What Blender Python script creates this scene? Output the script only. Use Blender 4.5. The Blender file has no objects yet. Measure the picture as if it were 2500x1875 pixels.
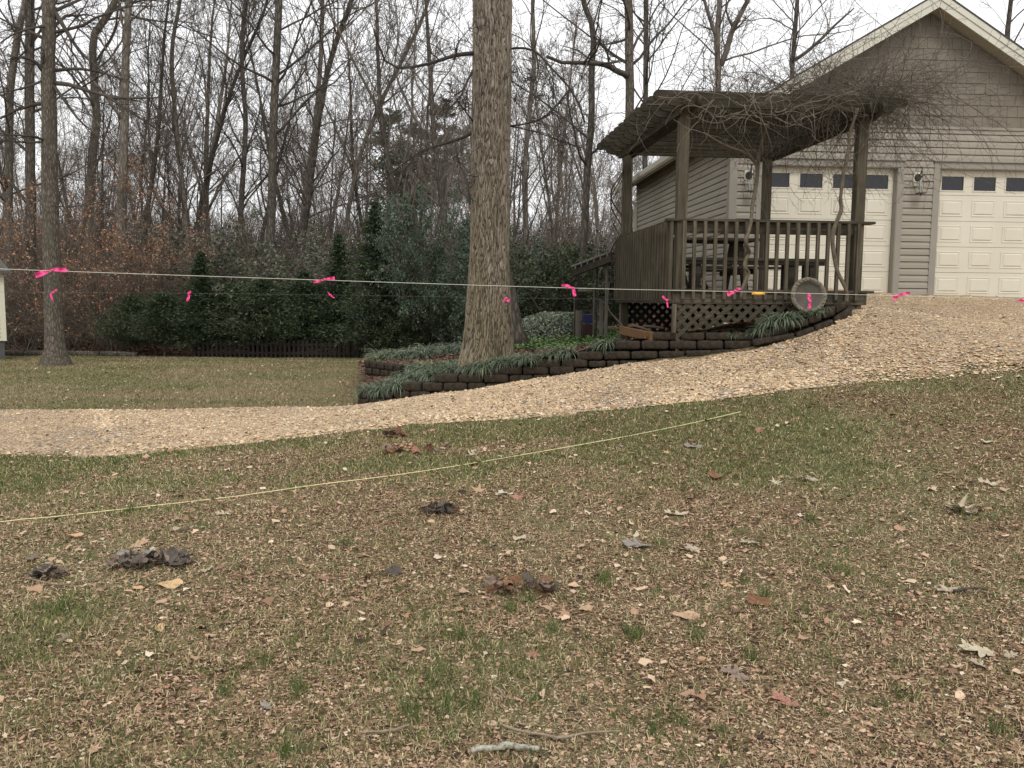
import bpy, math, random
import numpy as np
from mathutils import Vector, Matrix, Euler

# ------------------------------------------------------------------ camera, sky, sun, exposure
SC = bpy.context.scene
COL = SC.collection
R_ = math.radians
CAM_Z = 1.5
PITCH, ROLL, FPX = 5.7, 0.5, 2077.0          # focal length in pixels of the 2500 px wide photograph
cam_d = bpy.data.cameras.new("camera")
cam = bpy.data.objects.new("camera", cam_d)
COL.objects.link(cam)
CAM_R = Euler((R_(90 - PITCH), 0, 0)).to_matrix() @ Matrix.Rotation(R_(ROLL), 3, 'Z')
cam.matrix_world = Matrix.Translation((0, 0, CAM_Z)) @ CAM_R.to_4x4()
cam_d.sensor_width = 36.0
cam_d.lens = 36.0 * FPX / 2500.0
cam_d.clip_start = 0.05
cam_d.clip_end = 1500
SC.camera = cam

SUN_EL, SUN_AZ = 48.0, 170.0
world = bpy.data.worlds.new("World")
SC.world = world
world.use_nodes = True
wn, wl = world.node_tree.nodes, world.node_tree.links
bg = wn["Background"]
sky = wn.new("ShaderNodeTexSky")
sky.sky_type = 'NISHITA'
sky.sun_disc = False
sky.sun_elevation = R_(SUN_EL)
sky.sun_rotation = R_(SUN_AZ)
sky.air_density = 1.0
sky.dust_density = 2.0
tc = wn.new("ShaderNodeTexCoord")
mp = wn.new("ShaderNodeMapping")
mp.inputs['Scale'].default_value = (1.0, 1.0, 3.2)
nz = wn.new("ShaderNodeTexNoise")
nz.inputs['Scale'].default_value = 2.2
nz.inputs['Detail'].default_value = 6
nz.inputs['Roughness'].default_value = 0.55
wl.new(tc.outputs['Generated'], mp.inputs[0]); wl.new(mp.outputs[0], nz.inputs['Vector'])
sep = wn.new("ShaderNodeSeparateXYZ"); wl.new(tc.outputs['Generated'], sep.inputs[0])
mr = wn.new("ShaderNodeMapRange")            # cloud deck thins and turns blue-grey towards the horizon
mr.inputs[1].default_value = 0.0; mr.inputs[2].default_value = 0.16
wl.new(sep.outputs[2], mr.inputs[0])
ad = wn.new("ShaderNodeMath"); ad.operation = 'MULTIPLY_ADD'
wl.new(nz.outputs[0], ad.inputs[0]); ad.inputs[1].default_value = 1.2; wl.new(mr.outputs[0], ad.inputs[2])
cr = wn.new("ShaderNodeValToRGB")
cr.color_ramp.elements[0].position = 0.42; cr.color_ramp.elements[0].color = (8.4, 9.0, 10.0, 1)
cr.color_ramp.elements[1].position = 1.0; cr.color_ramp.elements[1].color = (12.6, 12.6, 12.7, 1)
wl.new(ad.outputs[0], cr.inputs[0])
mx = wn.new("ShaderNodeMix"); mx.data_type = 'RGBA'
mx.inputs[0].default_value = 0.93
wl.new(sky.outputs[0], mx.inputs[6]); wl.new(cr.outputs[0], mx.inputs[7])
wl.new(mx.outputs[2], bg.inputs['Color'])
bg.inputs['Strength'].default_value = 0.1

sun_d = bpy.data.lights.new("sun", 'SUN')
sun_d.energy = 1.3
sun_d.angle = R_(14)
sun_d.color = (1.0, 0.96, 0.9)
sun = bpy.data.objects.new("sun", sun_d)
COL.objects.link(sun)
sun.rotation_euler = (R_(90 - SUN_EL), 0, R_(180 - SUN_AZ + 0))
SC.view_settings.view_transform = 'Standard'
SC.view_settings.look = 'None'
SC.view_settings.exposure = 0.0
SC.view_settings.gamma = 1.0
SC.cycles.max_bounces = 5
SC.cycles.diffuse_bounces = 3
SC.cycles.transparent_max_bounces = 6

# ------------------------------------------------------------------ helpers
def ray(px, py):
    return CAM_R @ Vector(((px - 1250) / FPX, -(py - 937.5) / FPX, -1.0))
def P(px, py, d):                       # point seen at photo pixel (px,py), d metres ahead
    v = ray(px, py)
    s = d / v.y
    return Vector((v.x * s, d, CAM_Z + v.z * s))

def props(o, label=None, cat=None, group=None, kind=None):
    if label: o['label'] = label
    if cat: o['category'] = cat
    if group: o['group'] = group
    if kind: o['kind'] = kind
    return o

def link_mesh(name, me, mat=None, parent=None):
    o = bpy.data.objects.new(name, me)
    COL.objects.link(o)
    if mat is not None and len(me.materials) == 0:
        me.materials.append(mat)
    if parent is not None:
        o.parent = parent
    return o

def empty(name, loc=(0, 0, 0), rz=0.0, **k):
    o = bpy.data.objects.new(name, None)
    COL.objects.link(o)
    o.location = loc
    o.rotation_euler = (0, 0, rz)
    o.empty_display_size = 0.1
    return props(o, **k)

def np_mesh(name, V, faces, colors=None, smooth=False):
    """V (n,3); faces: list of int arrays (m,k); colors (n,3) per vertex or None"""
    me = bpy.data.meshes.new(name)
    V = np.asarray(V, dtype=np.float32)
    me.vertices.add(len(V))
    me.vertices.foreach_set("co", V.ravel())
    faces = [f for f in faces if len(f)]
    nl = sum(f.size for f in faces); nf = sum(len(f) for f in faces)
    me.loops.add(nl); me.polygons.add(nf)
    me.loops.foreach_set("vertex_index", np.concatenate([f.ravel() for f in faces]).astype(np.int32))
    tot = np.concatenate([np.full(len(f), f.shape[1]) for f in faces])
    st = np.concatenate([[0], np.cumsum(tot)[:-1]])
    me.polygons.foreach_set("loop_start", st.astype(np.int32))
    me.polygons.foreach_set("loop_total", tot.astype(np.int32))
    if smooth:
        me.polygons.foreach_set("use_smooth", np.ones(nf, dtype=bool))
    me.update(calc_edges=True)
    me.validate()
    if colors is not None:
        a = me.color_attributes.new("tint", 'FLOAT_COLOR', 'POINT')
        c = np.ones((len(V), 4), dtype=np.float32); c[:, :3] = colors
        a.data.foreach_set("color", c.ravel())
    return me

def tubes(batches):
    """batches: list of (P (B,N,3), R (B,N), sides) -> V, [faces]"""
    Vs, Fs, off = [], [], 0
    for Pp, Rr, S in batches:
        B, N, _ = Pp.shape
        if B == 0: continue
        T = np.gradient(Pp, axis=1)
        T /= np.linalg.norm(T, axis=2, keepdims=True) + 1e-9
        m = T.mean(axis=1)
        ref = np.zeros((B, 3)); ref[np.arange(B), np.abs(m).argmin(axis=1)] = 1
        U = np.cross(T, ref[:, None, :]); U /= np.linalg.norm(U, axis=2, keepdims=True) + 1e-9
        W = np.cross(T, U)
        a = np.arange(S) * 2 * np.pi / S
        V = Pp[:, :, None, :] + Rr[:, :, None, None] * (np.cos(a)[None, None, :, None] * U[:, :, None, :] + np.sin(a)[None, None, :, None] * W[:, :, None, :])
        idx = off + np.arange(B * N * S).reshape(B, N, S)
        i0 = idx[:, :-1, :]; i1 = idx[:, 1:, :]
        j0 = np.roll(i0, -1, axis=2); j1 = np.roll(i1, -1, axis=2)
        Fs.append(np.stack([i0, j0, j1, i1], axis=-1).reshape(-1, 4))
        if S >= 4 and S <= 16:
            Fs.append(idx[:, -1, :].reshape(B, S))
            Fs.append(idx[:, 0, ::-1].reshape(B, S))
        Vs.append(V.reshape(-1, 3)); off += B * N * S
    return np.concatenate(Vs), Fs

def resample(pts, n):
    pts = np.array([tuple(p) for p in pts], dtype=float)
    if len(pts) > 2:                   # catmull-rom
        ext = np.vstack([2 * pts[0] - pts[1], pts, 2 * pts[-1] - pts[-2]])
        out = []
        K = 8
        for i in range(1, len(ext) - 2):
            p0, p1, p2, p3 = ext[i - 1], ext[i], ext[i + 1], ext[i + 2]
            for t in np.arange(K) / K:
                out.append(0.5 * ((2 * p1) + (-p0 + p2) * t + (2 * p0 - 5 * p1 + 4 * p2 - p3) * t * t + (-p0 + 3 * p1 - 3 * p2 + p3) * t ** 3))
        out.append(pts[-1]); pts = np.array(out)
    s = np.concatenate([[0], np.cumsum(np.linalg.norm(np.diff(pts, axis=0), axis=1))])
    q = np.linspace(0, s[-1], n)
    return np.stack([np.interp(q, s, pts[:, k]) for k in range(pts.shape[1])], axis=1)

class MB:
    """collects boxes, prisms and tubes and links them as one mesh object"""
    def __init__(self): self.V = []; self.F = []
    def add(self, verts, faces, M=None):
        o = len(self.V)
        for v in verts:
            v = Vector(v)
            self.V.append(tuple(M @ v if M is not None else v))
        self.F += [tuple(i + o for i in f) for f in faces]
        return self
    def box(self, c, s, M=None, rot=None):
        x, y, z = s[0] / 2, s[1] / 2, s[2] / 2
        vs = [(-x, -y, -z), (x, -y, -z), (x, y, -z), (-x, y, -z), (-x, -y, z), (x, -y, z), (x, y, z), (-x, y, z)]
        T = Matrix.Translation(c)
        if rot is not None: T = T @ Euler(rot).to_matrix().to_4x4()
        if M is not None: T = M @ T
        fs = [(0, 3, 2, 1), (4, 5, 6, 7), (0, 1, 5, 4), (1, 2, 6, 5), (2, 3, 7, 6), (3, 0, 4, 7)]
        return self.add(vs, fs, T)
    def bb(self, a, b, M=None):
        a = Vector(a); b = Vector(b)
        return self.box((a + b) / 2, tuple(abs(v) for v in (b - a)), M)
    def bar(self, a, b, w, t):              # beam of section w (sideways) x t (in the plane of up)
        a = Vector(a); b = Vector(b); d = b - a; L = d.length
        z = d.normalized(); up = Vector((0, 0, 1)) if abs(z.z) < .95 else Vector((0, 1, 0))
        x = z.cross(up).normalized(); y = x.cross(z)
        M = Matrix((x, y, z)).transposed().to_4x4(); M.translation = (a + b) / 2
        return self.box((0, 0, 0), (w, t, L), M)
    def prism(self, poly, h, M=None):       # poly in local xy, extruded 0..h in z
        n = len(poly)
        vs = [(p[0], p[1], 0) for p in poly] + [(p[0], p[1], h) for p in poly]
        fs = [tuple(range(n - 1, -1, -1)), tuple(range(n, 2 * n))] + [(i, (i + 1) % n, n + (i + 1) % n, n + i) for i in range(n)]
        return self.add(vs, fs, M)
    def tube(self, pts, r, S=8, n=None):
        pts = resample(pts, n) if n else np.array([tuple(p) for p in pts], float)
        N = len(pts)
        rr = np.full(N, r) if np.isscalar(r) else np.interp(np.linspace(0, 1, N), np.linspace(0, 1, len(r)), r)
        V, F = tubes([(pts[None], rr[None], S)])
        return self.add([tuple(v) for v in V], [tuple(int(i) for i in f) for ff in F for f in ff])
    def lathe(self, prof, S=24, M=None):    # prof (r,z)
        vs, fs = [], []
        n = len(prof)
        for i in range(S):
            a = 2 * math.pi * i / S
            vs += [(r * math.cos(a), r * math.sin(a), z) for r, z in prof]
        for i in range(S):
            j = (i + 1) % S
            fs += [(i * n + k, j * n + k, j * n + k + 1, i * n + k + 1) for k in range(n - 1)]
        return self.add(vs, fs, M)
    def build(self, name, mat, parent=None, bevel=0.0, smooth=False):
        me = bpy.data.meshes.new(name)
        me.from_pydata(self.V, [], self.F)
        if smooth:
            me.polygons.foreach_set("use_smooth", [True] * len(me.polygons))
        me.update()
        o = link_mesh(name, me, mat, parent)
        if bevel:
            m = o.modifiers.new("bevel", 'BEVEL'); m.width = bevel; m.segments = 2; m.limit_method = 'ANGLE'
        return o

def fbm(x, y, seed=0, octv=4):
    """cheap smooth numpy value noise in 2D, about -1..1"""
    out = np.zeros_like(x, dtype=float); amp = 1; tot = 0
    for o in range(octv):
        xi = np.floor(x).astype(np.int64); yi = np.floor(y).astype(np.int64)
        fx = x - xi; fy = y - yi
        fx = fx * fx * (3 - 2 * fx); fy = fy * fy * (3 - 2 * fy)
        def h(a, b):
            n = (a * 374761393 + b * 668265263 + (seed + o) * 1442695041) & 0x7fffffff
            n = ((n ^ (n >> 13)) * 1274126177) & 0x7fffffff
            return ((n ^ (n >> 16)) & 0xffff) / 32767.5 - 1
        v = (h(xi, yi) * (1 - fx) + h(xi + 1, yi) * fx) * (1 - fy) + (h(xi, yi + 1) * (1 - fx) + h(xi + 1, yi + 1) * fx) * fy
        out += amp * v; tot += amp
        amp *= .5; x = x * 2.03 + 17.1; y = y * 2.03 - 9.3
    return out / tot

# ------------------------------------------------------------------ materials
def srgb(r, g, b):
    f = lambda c: (c / 255 / 12.92) if c / 255 <= .04045 else ((c / 255 + .055) / 1.055) ** 2.4
    return (f(r), f(g), f(b), 1)

class Mat:
    def __init__(s, name, rough=.85, spec=.25):
        s.m = bpy.data.materials.new(name); s.m.use_nodes = True
        s.n = s.m.node_tree.nodes; s.l = s.m.node_tree.links
        s.b = s.n["Principled BSDF"]
        s.b.inputs['Roughness'].default_value = rough
        s.b.inputs['Specular IOR Level'].default_value = spec
    def node(s, t, **k):
        n = s.n.new(t)
        for a, v in k.items(): setattr(n, a, v)
        return n
    def coords(s, scale=(1, 1, 1), kind='Object', rot=(0, 0, 0)):
        t = s.node("ShaderNodeTexCoord"); m = s.node("ShaderNodeMapping")
        m.inputs['Scale'].default_value = scale; m.inputs['Rotation'].default_value = rot
        s.l.new(t.outputs[kind], m.inputs[0]); return m.outputs[0]
    def pos(s, scale=(1, 1, 1)):
        t = s.node("ShaderNodeNewGeometry"); m = s.node("ShaderNodeMapping")
        m.inputs['Scale'].default_value = scale
        s.l.new(t.outputs['Position'], m.inputs[0]); return m.outputs[0]
    def noise(s, vec, scale, detail=5, rough=.6):
        n = s.node("ShaderNodeTexNoise"); n.inputs['Scale'].default_value = scale
        n.inputs['Detail'].default_value = detail; n.inputs['Roughness'].default_value = rough
        s.l.new(vec, n.inputs['Vector']); return n.outputs[0]
    def vor(s, vec, scale, feat='F1', out='Distance', rnd=1.0):
        n = s.node("ShaderNodeTexVoronoi", feature=feat); n.inputs['Scale'].default_value = scale
        n.inputs['Randomness'].default_value = rnd
        s.l.new(vec, n.inputs['Vector']); return n.outputs[out]
    def ramp(s, fac, stops, interp='LINEAR'):
        r = s.node("ShaderNodeValToRGB"); r.color_ramp.interpolation = interp
        e = r.color_ramp.elements
        e[0].position, e[0].color = stops[0]; e[1].position, e[1].color = stops[-1]
        for p, c in stops[1:-1]:
            x = e.new(p); x.color = c
        s.l.new(fac, r.inputs[0]); return r.outputs[0]
    def mix(s, fac, a, b, blend='MIX'):
        n = s.node("ShaderNodeMix", data_type='RGBA', blend_type=blend)
        for i, v in ((0, fac), (6, a), (7, b)):
            if isinstance(v, (int, float)): n.inputs[i].default_value = v
            elif isinstance(v, tuple): n.inputs[i].default_value = v
            else: s.l.new(v, n.inputs[i])
        return n.outputs[2]
    def math(s, op, a, b=0.0):
        n = s.node("ShaderNodeMath", operation=op)
        for i, v in ((0, a), (1, b)):
            if isinstance(v, (int, float)): n.inputs[i].default_value = v
            else: s.l.new(v, n.inputs[i])
        return n.outputs[0]
    def attr(s, name="tint"):
        n = s.node("ShaderNodeVertexColor"); n.layer_name = name; return n.outputs[0]
    def rand(s):
        return s.node("ShaderNodeObjectInfo").outputs['Random']
    def color(s, c):
        if isinstance(c, tuple): s.b.inputs['Base Color'].default_value = c
        else: s.l.new(c, s.b.inputs['Base Color'])
        return s
    def bump(s, h, strength=.5, dist=.01):
        n = s.node("ShaderNodeBump"); n.inputs['Strength'].default_value = strength; n.inputs['Distance'].default_value = dist
        s.l.new(h, n.inputs['Height']); s.l.new(n.outputs[0], s.b.inputs['Normal']); return s

def simple(name, col, rough=.8, var=.25, scale=8, spec=.25, bump=0.0, metal=0.0):
    m = Mat(name, rough, spec)
    v = m.coords()
    n = m.noise(v, scale)
    d = tuple(c * (1 - var) for c in col[:3]) + (1,); e = tuple(min(1, c * (1 + var)) for c in col[:3]) + (1,)
    m.color(m.ramp(n, [(.3, d), (.7, e)]))
    if bump: m.bump(n, bump)
    m.b.inputs['Metallic'].default_value = metal
    return m.m

def wood(name, c1, c2, c3, axis='z', green=None):
    m = Mat(name, .9, .15)
    sc = {'x': (1.2, 26, 26), 'y': (26, 1.2, 26), 'z': (26, 26, 1.2)}[axis]
    g = m.noise(m.coords(sc), 1.6, 6, .65)
    b = m.noise(m.coords((1, 1, 1)), 3.0, 5, .6)
    col = m.ramp(g, [(.3, c1), (.52, c2), (.75, c3)])
    col = m.mix(m.ramp(b, [(.35, (0, 0, 0, 1)), (.7, (.75, .75, .75, 1))]), col, green or c1)
    m.color(col); m.bump(g, .5, .006)
    return m.m

W_D = wood("weathered_wood_upright", (.048, .040, .028, 1), (.112, .095, .067, 1), (.22, .188, .14, 1), 'z', (.062, .055, .036, 1))
W_X = wood("weathered_wood_across", (.038, .032, .022, 1), (.082, .069, .050, 1), (.17, .145, .108, 1), 'x', (.042, .038, .026, 1))
W_Y = wood("weathered_wood_lengthways", (.034, .028, .020, 1), (.070, .059, .043, 1), (.13, .11, .083, 1), 'y', (.038, .036, .024, 1))
W_DARK = wood("dark_old_wood", (.024, .019, .014, 1), (.050, .041, .030, 1), (.09, .075, .055, 1), 'x')
W_ROOF = wood("mossy_dark_rafter_wood", (.024, .020, .014, 1), (.055, .046, .033, 1), (.125, .105, .078, 1), 'x', (.030, .029, .019, 1))
W_BEAM = wood("mossy_dark_beam_wood", (.028, .023, .016, 1), (.060, .050, .036, 1), (.125, .105, .08, 1), 'y', (.034, .032, .021, 1))
W_GREY = wood("grey_bare_board", (.09, .08, .065, 1), (.16, .14, .115, 1), (.24, .21, .17, 1), 'z')
W_ORANGE = wood("raw_orange_board", (.10, .055, .025, 1), (.19, .11, .052, 1), (.27, .17, .09, 1), 'x')

def bark(name, c1, c2, c3, sx=9, sz=1.6, bump=.9, dist=.03, moss=None):
    m = Mat(name, .95, .1)
    v = m.coords((sx, sx, sz))
    n = m.noise(v, 1.0, 7, .7)
    k = m.vor(v, 1.7, 'DISTANCE_TO_EDGE')
    h = m.math('ADD', m.math('MULTIPLY', k, 1.4), m.math('MULTIPLY', n, .6))
    col = m.ramp(h, [(.22, c1), (.5, c2), (.95, c3)])
    b = m.noise(m.coords((1, 1, 1)), 1.7, 4)
    col = m.mix(m.ramp(b, [(.4, (0, 0, 0, 1)), (.75, (.5, .5, .5, 1))]), col, moss or c1)
    m.color(col); m.bump(h, bump, dist)
    return m.m
BARK_BIG = bark("furrowed_oak_bark", (.040, .032, .023, 1), (.15, .122, .09, 1), (.30, .255, .20, 1), 26, 2.6, .7, .02, (.135, .125, .075, 1))
BARK_NEAR = bark("grey_brown_bark", (.045, .038, .030, 1), (.13, .11, .088, 1), (.24, .21, .17, 1), 14, 4, .8, .02, (.09, .085, .06, 1))
BARK_DARK = bark("dark_bark", (.036, .031, .026, 1), (.105, .091, .075, 1), (.19, .167, .14, 1), 8, 2, .8, .02)
BARK_GREY = bark("pale_grey_bark", (.07, .061, .05, 1), (.18, .158, .13, 1), (.30, .265, .22, 1), 8, 2, .7, .02)
TWIG = simple("twig_bark", (.135, .112, .091, 1), .95, .35, 3)
TWIG_D = simple("dark_limb_bark", (.075, .063, .052, 1), .95, .35, 3)
TWIG_G = simple("pale_twig_bark", (.21, .178, .145, 1), .95, .3, 3)

def tint_mat(name, rough=.9, spec=.15, trans=0.0, mul=1.0):
    m = Mat(name, rough, spec)
    c = m.attr()
    if mul != 1.0: c = m.mix(1.0, c, (mul, mul, mul, 1), 'MULTIPLY')
    m.color(c)
    return m.m
LEAFM = tint_mat("dry_leaf", .8, .25)
GRASSM = tint_mat("grass_blade", .7, .3)
FOLM = tint_mat("evergreen_leaf", .6, .35)
STONEM = tint_mat("river_gravel_stone", .75, .3)

# ------------------------------------------------------------------ ground heights
def tps_fit(pts, lam=0.02):
    A = np.array(pts, float); n = len(A)
    d = np.linalg.norm(A[:, None, :2] - A[None, :, :2], axis=2)
    K = np.where(d > 1e-9, d * d * np.log(d + 1e-12), 0) + lam * np.eye(n) * n * .01
    Q = np.hstack([np.ones((n, 1)), A[:, :2]])
    M = np.vstack([np.hstack([K, Q]), np.hstack([Q.T, np.zeros((3, 3))])])
    w = np.linalg.solve(M, np.concatenate([A[:, 2], np.zeros(3)]))
    def f(x, y):
        x = np.asarray(x, float); y = np.asarray(y, float)
        out = w[n] + w[n + 1] * x + w[n + 2] * y
        for i in range(n):
            r2 = (x - A[i, 0]) ** 2 + (y - A[i, 1]) ** 2
            out = out + w[i] * .5 * r2 * np.log(r2 + 1e-12)
        return out
    return f

NEAR = [(0, 1112, 8.1), (300, 1106, 8.2), (560, 1085, 8.4), (800, 1058, 8.6), (1000, 1035, 8.7), (1250, 1022, 8.6), (1500, 1000, 8.4),
        (1750, 975, 8.4), (2000, 942, 8.4), (2250, 916, 8.6), (2500, 895, 8.8)]
WALLB = [(873, 990, 12.0), (1050, 962, 11.6), (1184, 947, 11.3), (1242, 936, 11.15), (1407, 909, 10.8), (1542, 885, 10.45), (1700, 866, 10.15),
         (1750, 858, 10.05), (1836, 843, 9.95), (1887, 828, 9.95), (1972, 805, 9.95), (2080, 766, 10.1), (2105, 752, 10.35)]
FARL = [(-300, 1002, 11.4), (0, 1002, 11.4), (400, 1000, 11.5), (650, 996, 11.7)]
tp = [tuple(P(*q)) for q in NEAR + FARL] + [(P(*q).x, P(*q).y, P(*q).z - (.065 if q[0] > 1800 else .035 if q[0] > 1600 else .015)) for q in WALLB]
tp += [tuple(P(*q)) for q in [(1865, 718, 15.2), (2190, 722, 15.2), (2345, 725, 15.3), (2500, 728, 15.4), (2300, 775, 12.0), (2130, 758, 11.0), (2480, 790, 11.5),
                              (136, 893, 19), (500, 885, 20.5), (0, 868, 25), (400, 870, 26), (800, 873, 26), (700, 930, 14.8), (200, 935, 14.8), (850, 905, 16)]]
tp += [(-2, 2.2, 0), (0, 2.2, 0.0), (2, 2.2, .06), (-3, 5, -.01), (0, 5, .05), (3, 5, .2), (-8, 5, -.05), (7, 5, .45), (9, 9, .95), (-14, 11, -.1), (-14, 18, -.1),
       (-14, 6, -.1), (13, 8, 1.1), (13, 13, 1.6), (13, 18, 1.7), (8, 24, 1.3), (2.3, 13, .62), (4.3, 13.2, 1.46), (4.35, 11.7, 1.43), (0, 14.5, .2), (0, 19, .05), (2.2, 17, .35), (0, 26, -.1), (8, 19, 1.65), (0, 0, 0), (-5, 0, 0), (5, 0, .1),
       (-5, -4, 0), (5, -4, 0)]
_T = tps_fit(tp)
def T(x, y):
    x = np.asarray(x, float); y = np.asarray(y, float)
    xc = np.clip(x, -15, 13.5); yc = np.clip(y, -3, 26.5)
    z = _T(xc, yc)
    f = np.clip((y - 24) / 50, 0, 1); f = f * f * (3 - 2 * f)
    far = np.maximum(0, y - 42) * .085 + fbm(x * .05, y * .05, 5, 3) * .5
    far = np.minimum(far, 5.5)
    z = z * (1 - f) + far * f
    bump = fbm(x * 1.1, y * 1.1, 3, 3) * .018 + fbm(x * 6, y * 6, 9, 2) * .006
    return z + bump * np.clip((30 - y) / 10, 0, 1)
def Tz(x, y): return float(T(np.array([x]), np.array([y]))[0])
def G(px, py, lift=0.0, f=None, dmin=1.5, dmax=40):      # where the photo's sight line meets the ground
    f = f or Tz
    v = ray(px, py); v = v / v.y
    d = dmin
    while d < dmax:
        if CAM_Z + v.z * d - f(v.x * d, d) < 0:
            lo, hi = d - .1, d
            for _ in range(12):
                m = (lo + hi) / 2
                if CAM_Z + v.z * m - f(v.x * m, m) < 0: hi = m
                else: lo = m
            d = hi; break
        d += .1
    return Vector((v.x * d, d, f(v.x * d, d) + lift))
_wx = np.array([P(*q).x for q in WALLB]); _wy = np.array([P(*q).y for q in WALLB]); _wz = np.array([P(*q).z for q in WALLB])

# planting bed surface
bp = [(P(*q).x, P(*q).y + .25, P(*q).z + .17) for q in WALLB[:2]] + [(P(*q).x, P(*q).y + .30, P(*q).z + .25) for q in WALLB[2:9]] + [(P(*q).x, P(*q).y + .30, P(*q).z + .10) for q in WALLB[9:]]
bp += [tuple(P(*q)) for q in [(1187, 884, 12.2), (1400, 850, 14.5), (1490, 838, 14), (1250, 838, 19), (900, 893, 13.6), (960, 868, 16.5), (1000, 860, 19),
                              (1450, 818, 16.5), (1340, 822, 17.5)]]
bp += [(2.0, 11.5, .85), (4.0, 11.5, 1.25), (4.0, 13.5, 1.4), (1.7, 13.4, .88), (3, 20, 1.0), (5, 20, 1.4), (0, 22, .3)]
_B = tps_fit(bp)
def Bz(x, y):
    x = np.asarray(x, float); y = np.asarray(y, float)
    return _B(x, y) + fbm(x * 2, y * 2, 21, 3) * .02
def Bzf(x, y): return float(Bz(np.array([x]), np.array([y]))[0])

# ------------------------------------------------------------------ setting: ground, drive, bed
def axis(parts):
    out = []
    for a, b, st in parts: out += list(np.arange(a, b, st))
    return np.array(out + [parts[-1][1]])
gx = axis([(-160, -40, 8), (-40, -14, 1.2), (-14, 13, .13), (13, 40, 1.2), (40, 160, 8)])
gy = axis([(-12, 0, 1.5), (0, 14, .12), (14, 30, .3), (30, 60, 1.5), (60, 170, 6)])
X, Y = np.meshgrid(gx, gy)
Z = T(X, Y)
n0, n1 = X.shape
ii = np.arange(n0 * n1).reshape(n0, n1)
F = np.stack([ii[:-1, :-1], ii[:-1, 1:], ii[1:, 1:], ii[1:, :-1]], -1).reshape(-1, 4)
m = Mat("lawn_soil_and_thatch", .95, .1)
pz = m.pos()
big = m.noise(pz, .55, 5, .6)
mid = m.noise(pz, 3.2, 6, .65)
fine = m.noise(pz, 60, 6, .75)
spk = m.vor(m.pos((1, 1.6, 1)), 42, 'F1', 'Color')
sepc = m.node("ShaderNodeSeparateColor"); m.l.new(spk, sepc.inputs[0])
brown = m.ramp(sepc.outputs[0], [(0, (.050, .032, .018, 1)), (.35, (.12, .08, .045, 1)), (.7, (.25, .17, .10, 1)), (1, (.40, .28, .17, 1))])
green = m.ramp(fine, [(.3, (.05, .058, .020, 1)), (.5, (.115, .125, .046, 1)), (.75, (.27, .25, .11, 1))])
straw = m.ramp(fine, [(.3, (.16, .13, .078, 1)), (.55, (.33, .275, .165, 1)), (.8, (.50, .43, .28, 1))])
w1 = m.ramp(m.math('ADD', m.math('MULTIPLY', big, .6), m.math('MULTIPLY', mid, .4)), [(.46, (0, 0, 0, 1)), (.57, (1, 1, 1, 1))])
near_c = m.mix(w1, brown, m.mix(.35, green, straw))
# beyond the drive the lawn is straw and green
gpos = m.node("ShaderNodeSeparateXYZ"); m.l.new(pz, gpos.inputs[0])
isfar = m.ramp(m.math('MULTIPLY', gpos.outputs[1], .05), [(.47, (0, 0, 0, 1)), (.6, (1, 1, 1, 1))])
strips = m.noise(m.pos((.5, 1.6, 1)), 1.2, 5, .6)
far_c = m.mix(m.ramp(strips, [(.4, (0, 0, 0, 1)), (.62, (1, 1, 1, 1))]), m.mix(.45, straw, brown), m.mix(.4, green, straw))
c = m.mix(isfar, near_c, far_c)
wood_floor = m.ramp(m.math('MULTIPLY', gpos.outputs[1], .02), [(.52, (0, 0, 0, 1)), (.58, (1, 1, 1, 1))])
c = m.mix(wood_floor, c, m.ramp(mid, [(.3, (.045, .030, .020, 1)), (.7, (.10, .068, .045, 1))]))
m.color(c)
m.bump(m.math('ADD', fine, m.math('MULTIPLY', sepc.outputs[1], .6)), .9, .02)
ground = link_mesh("lawn", np_mesh("lawn", np.stack([X, Y, Z], -1).reshape(-1, 3), [F], smooth=True), m.m)
props(ground, kind="structure", label="patchy winter lawn of thatch, leaf crumbs and thin grass")

# gravel drive ------------------------------------------------------
def xy(q): p = P(*q); return (p.x, p.y)
pairs = [((-40, 7.6), (-40, 11.2)), ((-15, 7.9), (-15, 11.3)), (xy(NEAR[0]), xy(FARL[1])), (xy(NEAR[1]), xy((300, 1001, 11.45))), (xy(NEAR[2]), xy(FARL[3])),
         (xy(NEAR[3]), xy(WALLB[0])), (xy(NEAR[4]), xy(WALLB[1])), (xy((1130, 1027, 8.65)), xy(WALLB[3])), (xy(NEAR[5]), xy(WALLB[4])), (xy((1400, 1010, 8.5)), xy(WALLB[5])), (xy(NEAR[6]), xy(WALLB[7])),
         (xy((1650, 985, 8.4)), xy(WALLB[9])), (xy(NEAR[7]), xy(WALLB[10])), (xy((1900, 955, 8.4)), xy(WALLB[11])), (xy(NEAR[8]), (4.42, 10.7)),
         (xy((2120, 930, 8.5)), (4.35, 13.0)), (xy(NEAR[9]), (4.3, 15.3)), (xy((2380, 905, 8.7)), (5.6, 15.6)), (xy(NEAR[10]), (7.4, 15.8)), ((6.6, 9.1), (9, 15.9)), ((9, 9.9), (12, 16)), ((14, 11), (15, 16.2)), ((30, 13), (30, 17))]
NU, NV = 900, 70
A0 = resample([p[0] for p in pairs], NU) if False else None
u = np.linspace(0, len(pairs) - 1, len(pairs)); uu = np.concatenate([np.linspace(0, 2, 60)[:-1], np.linspace(2, 18, 640)[:-1], np.linspace(18, 22, 60)])
na = np.array([[p[0][0], p[0][1]] for p in pairs]); fa = np.array([[p[1][0], p[1][1]] for p in pairs])
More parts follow.
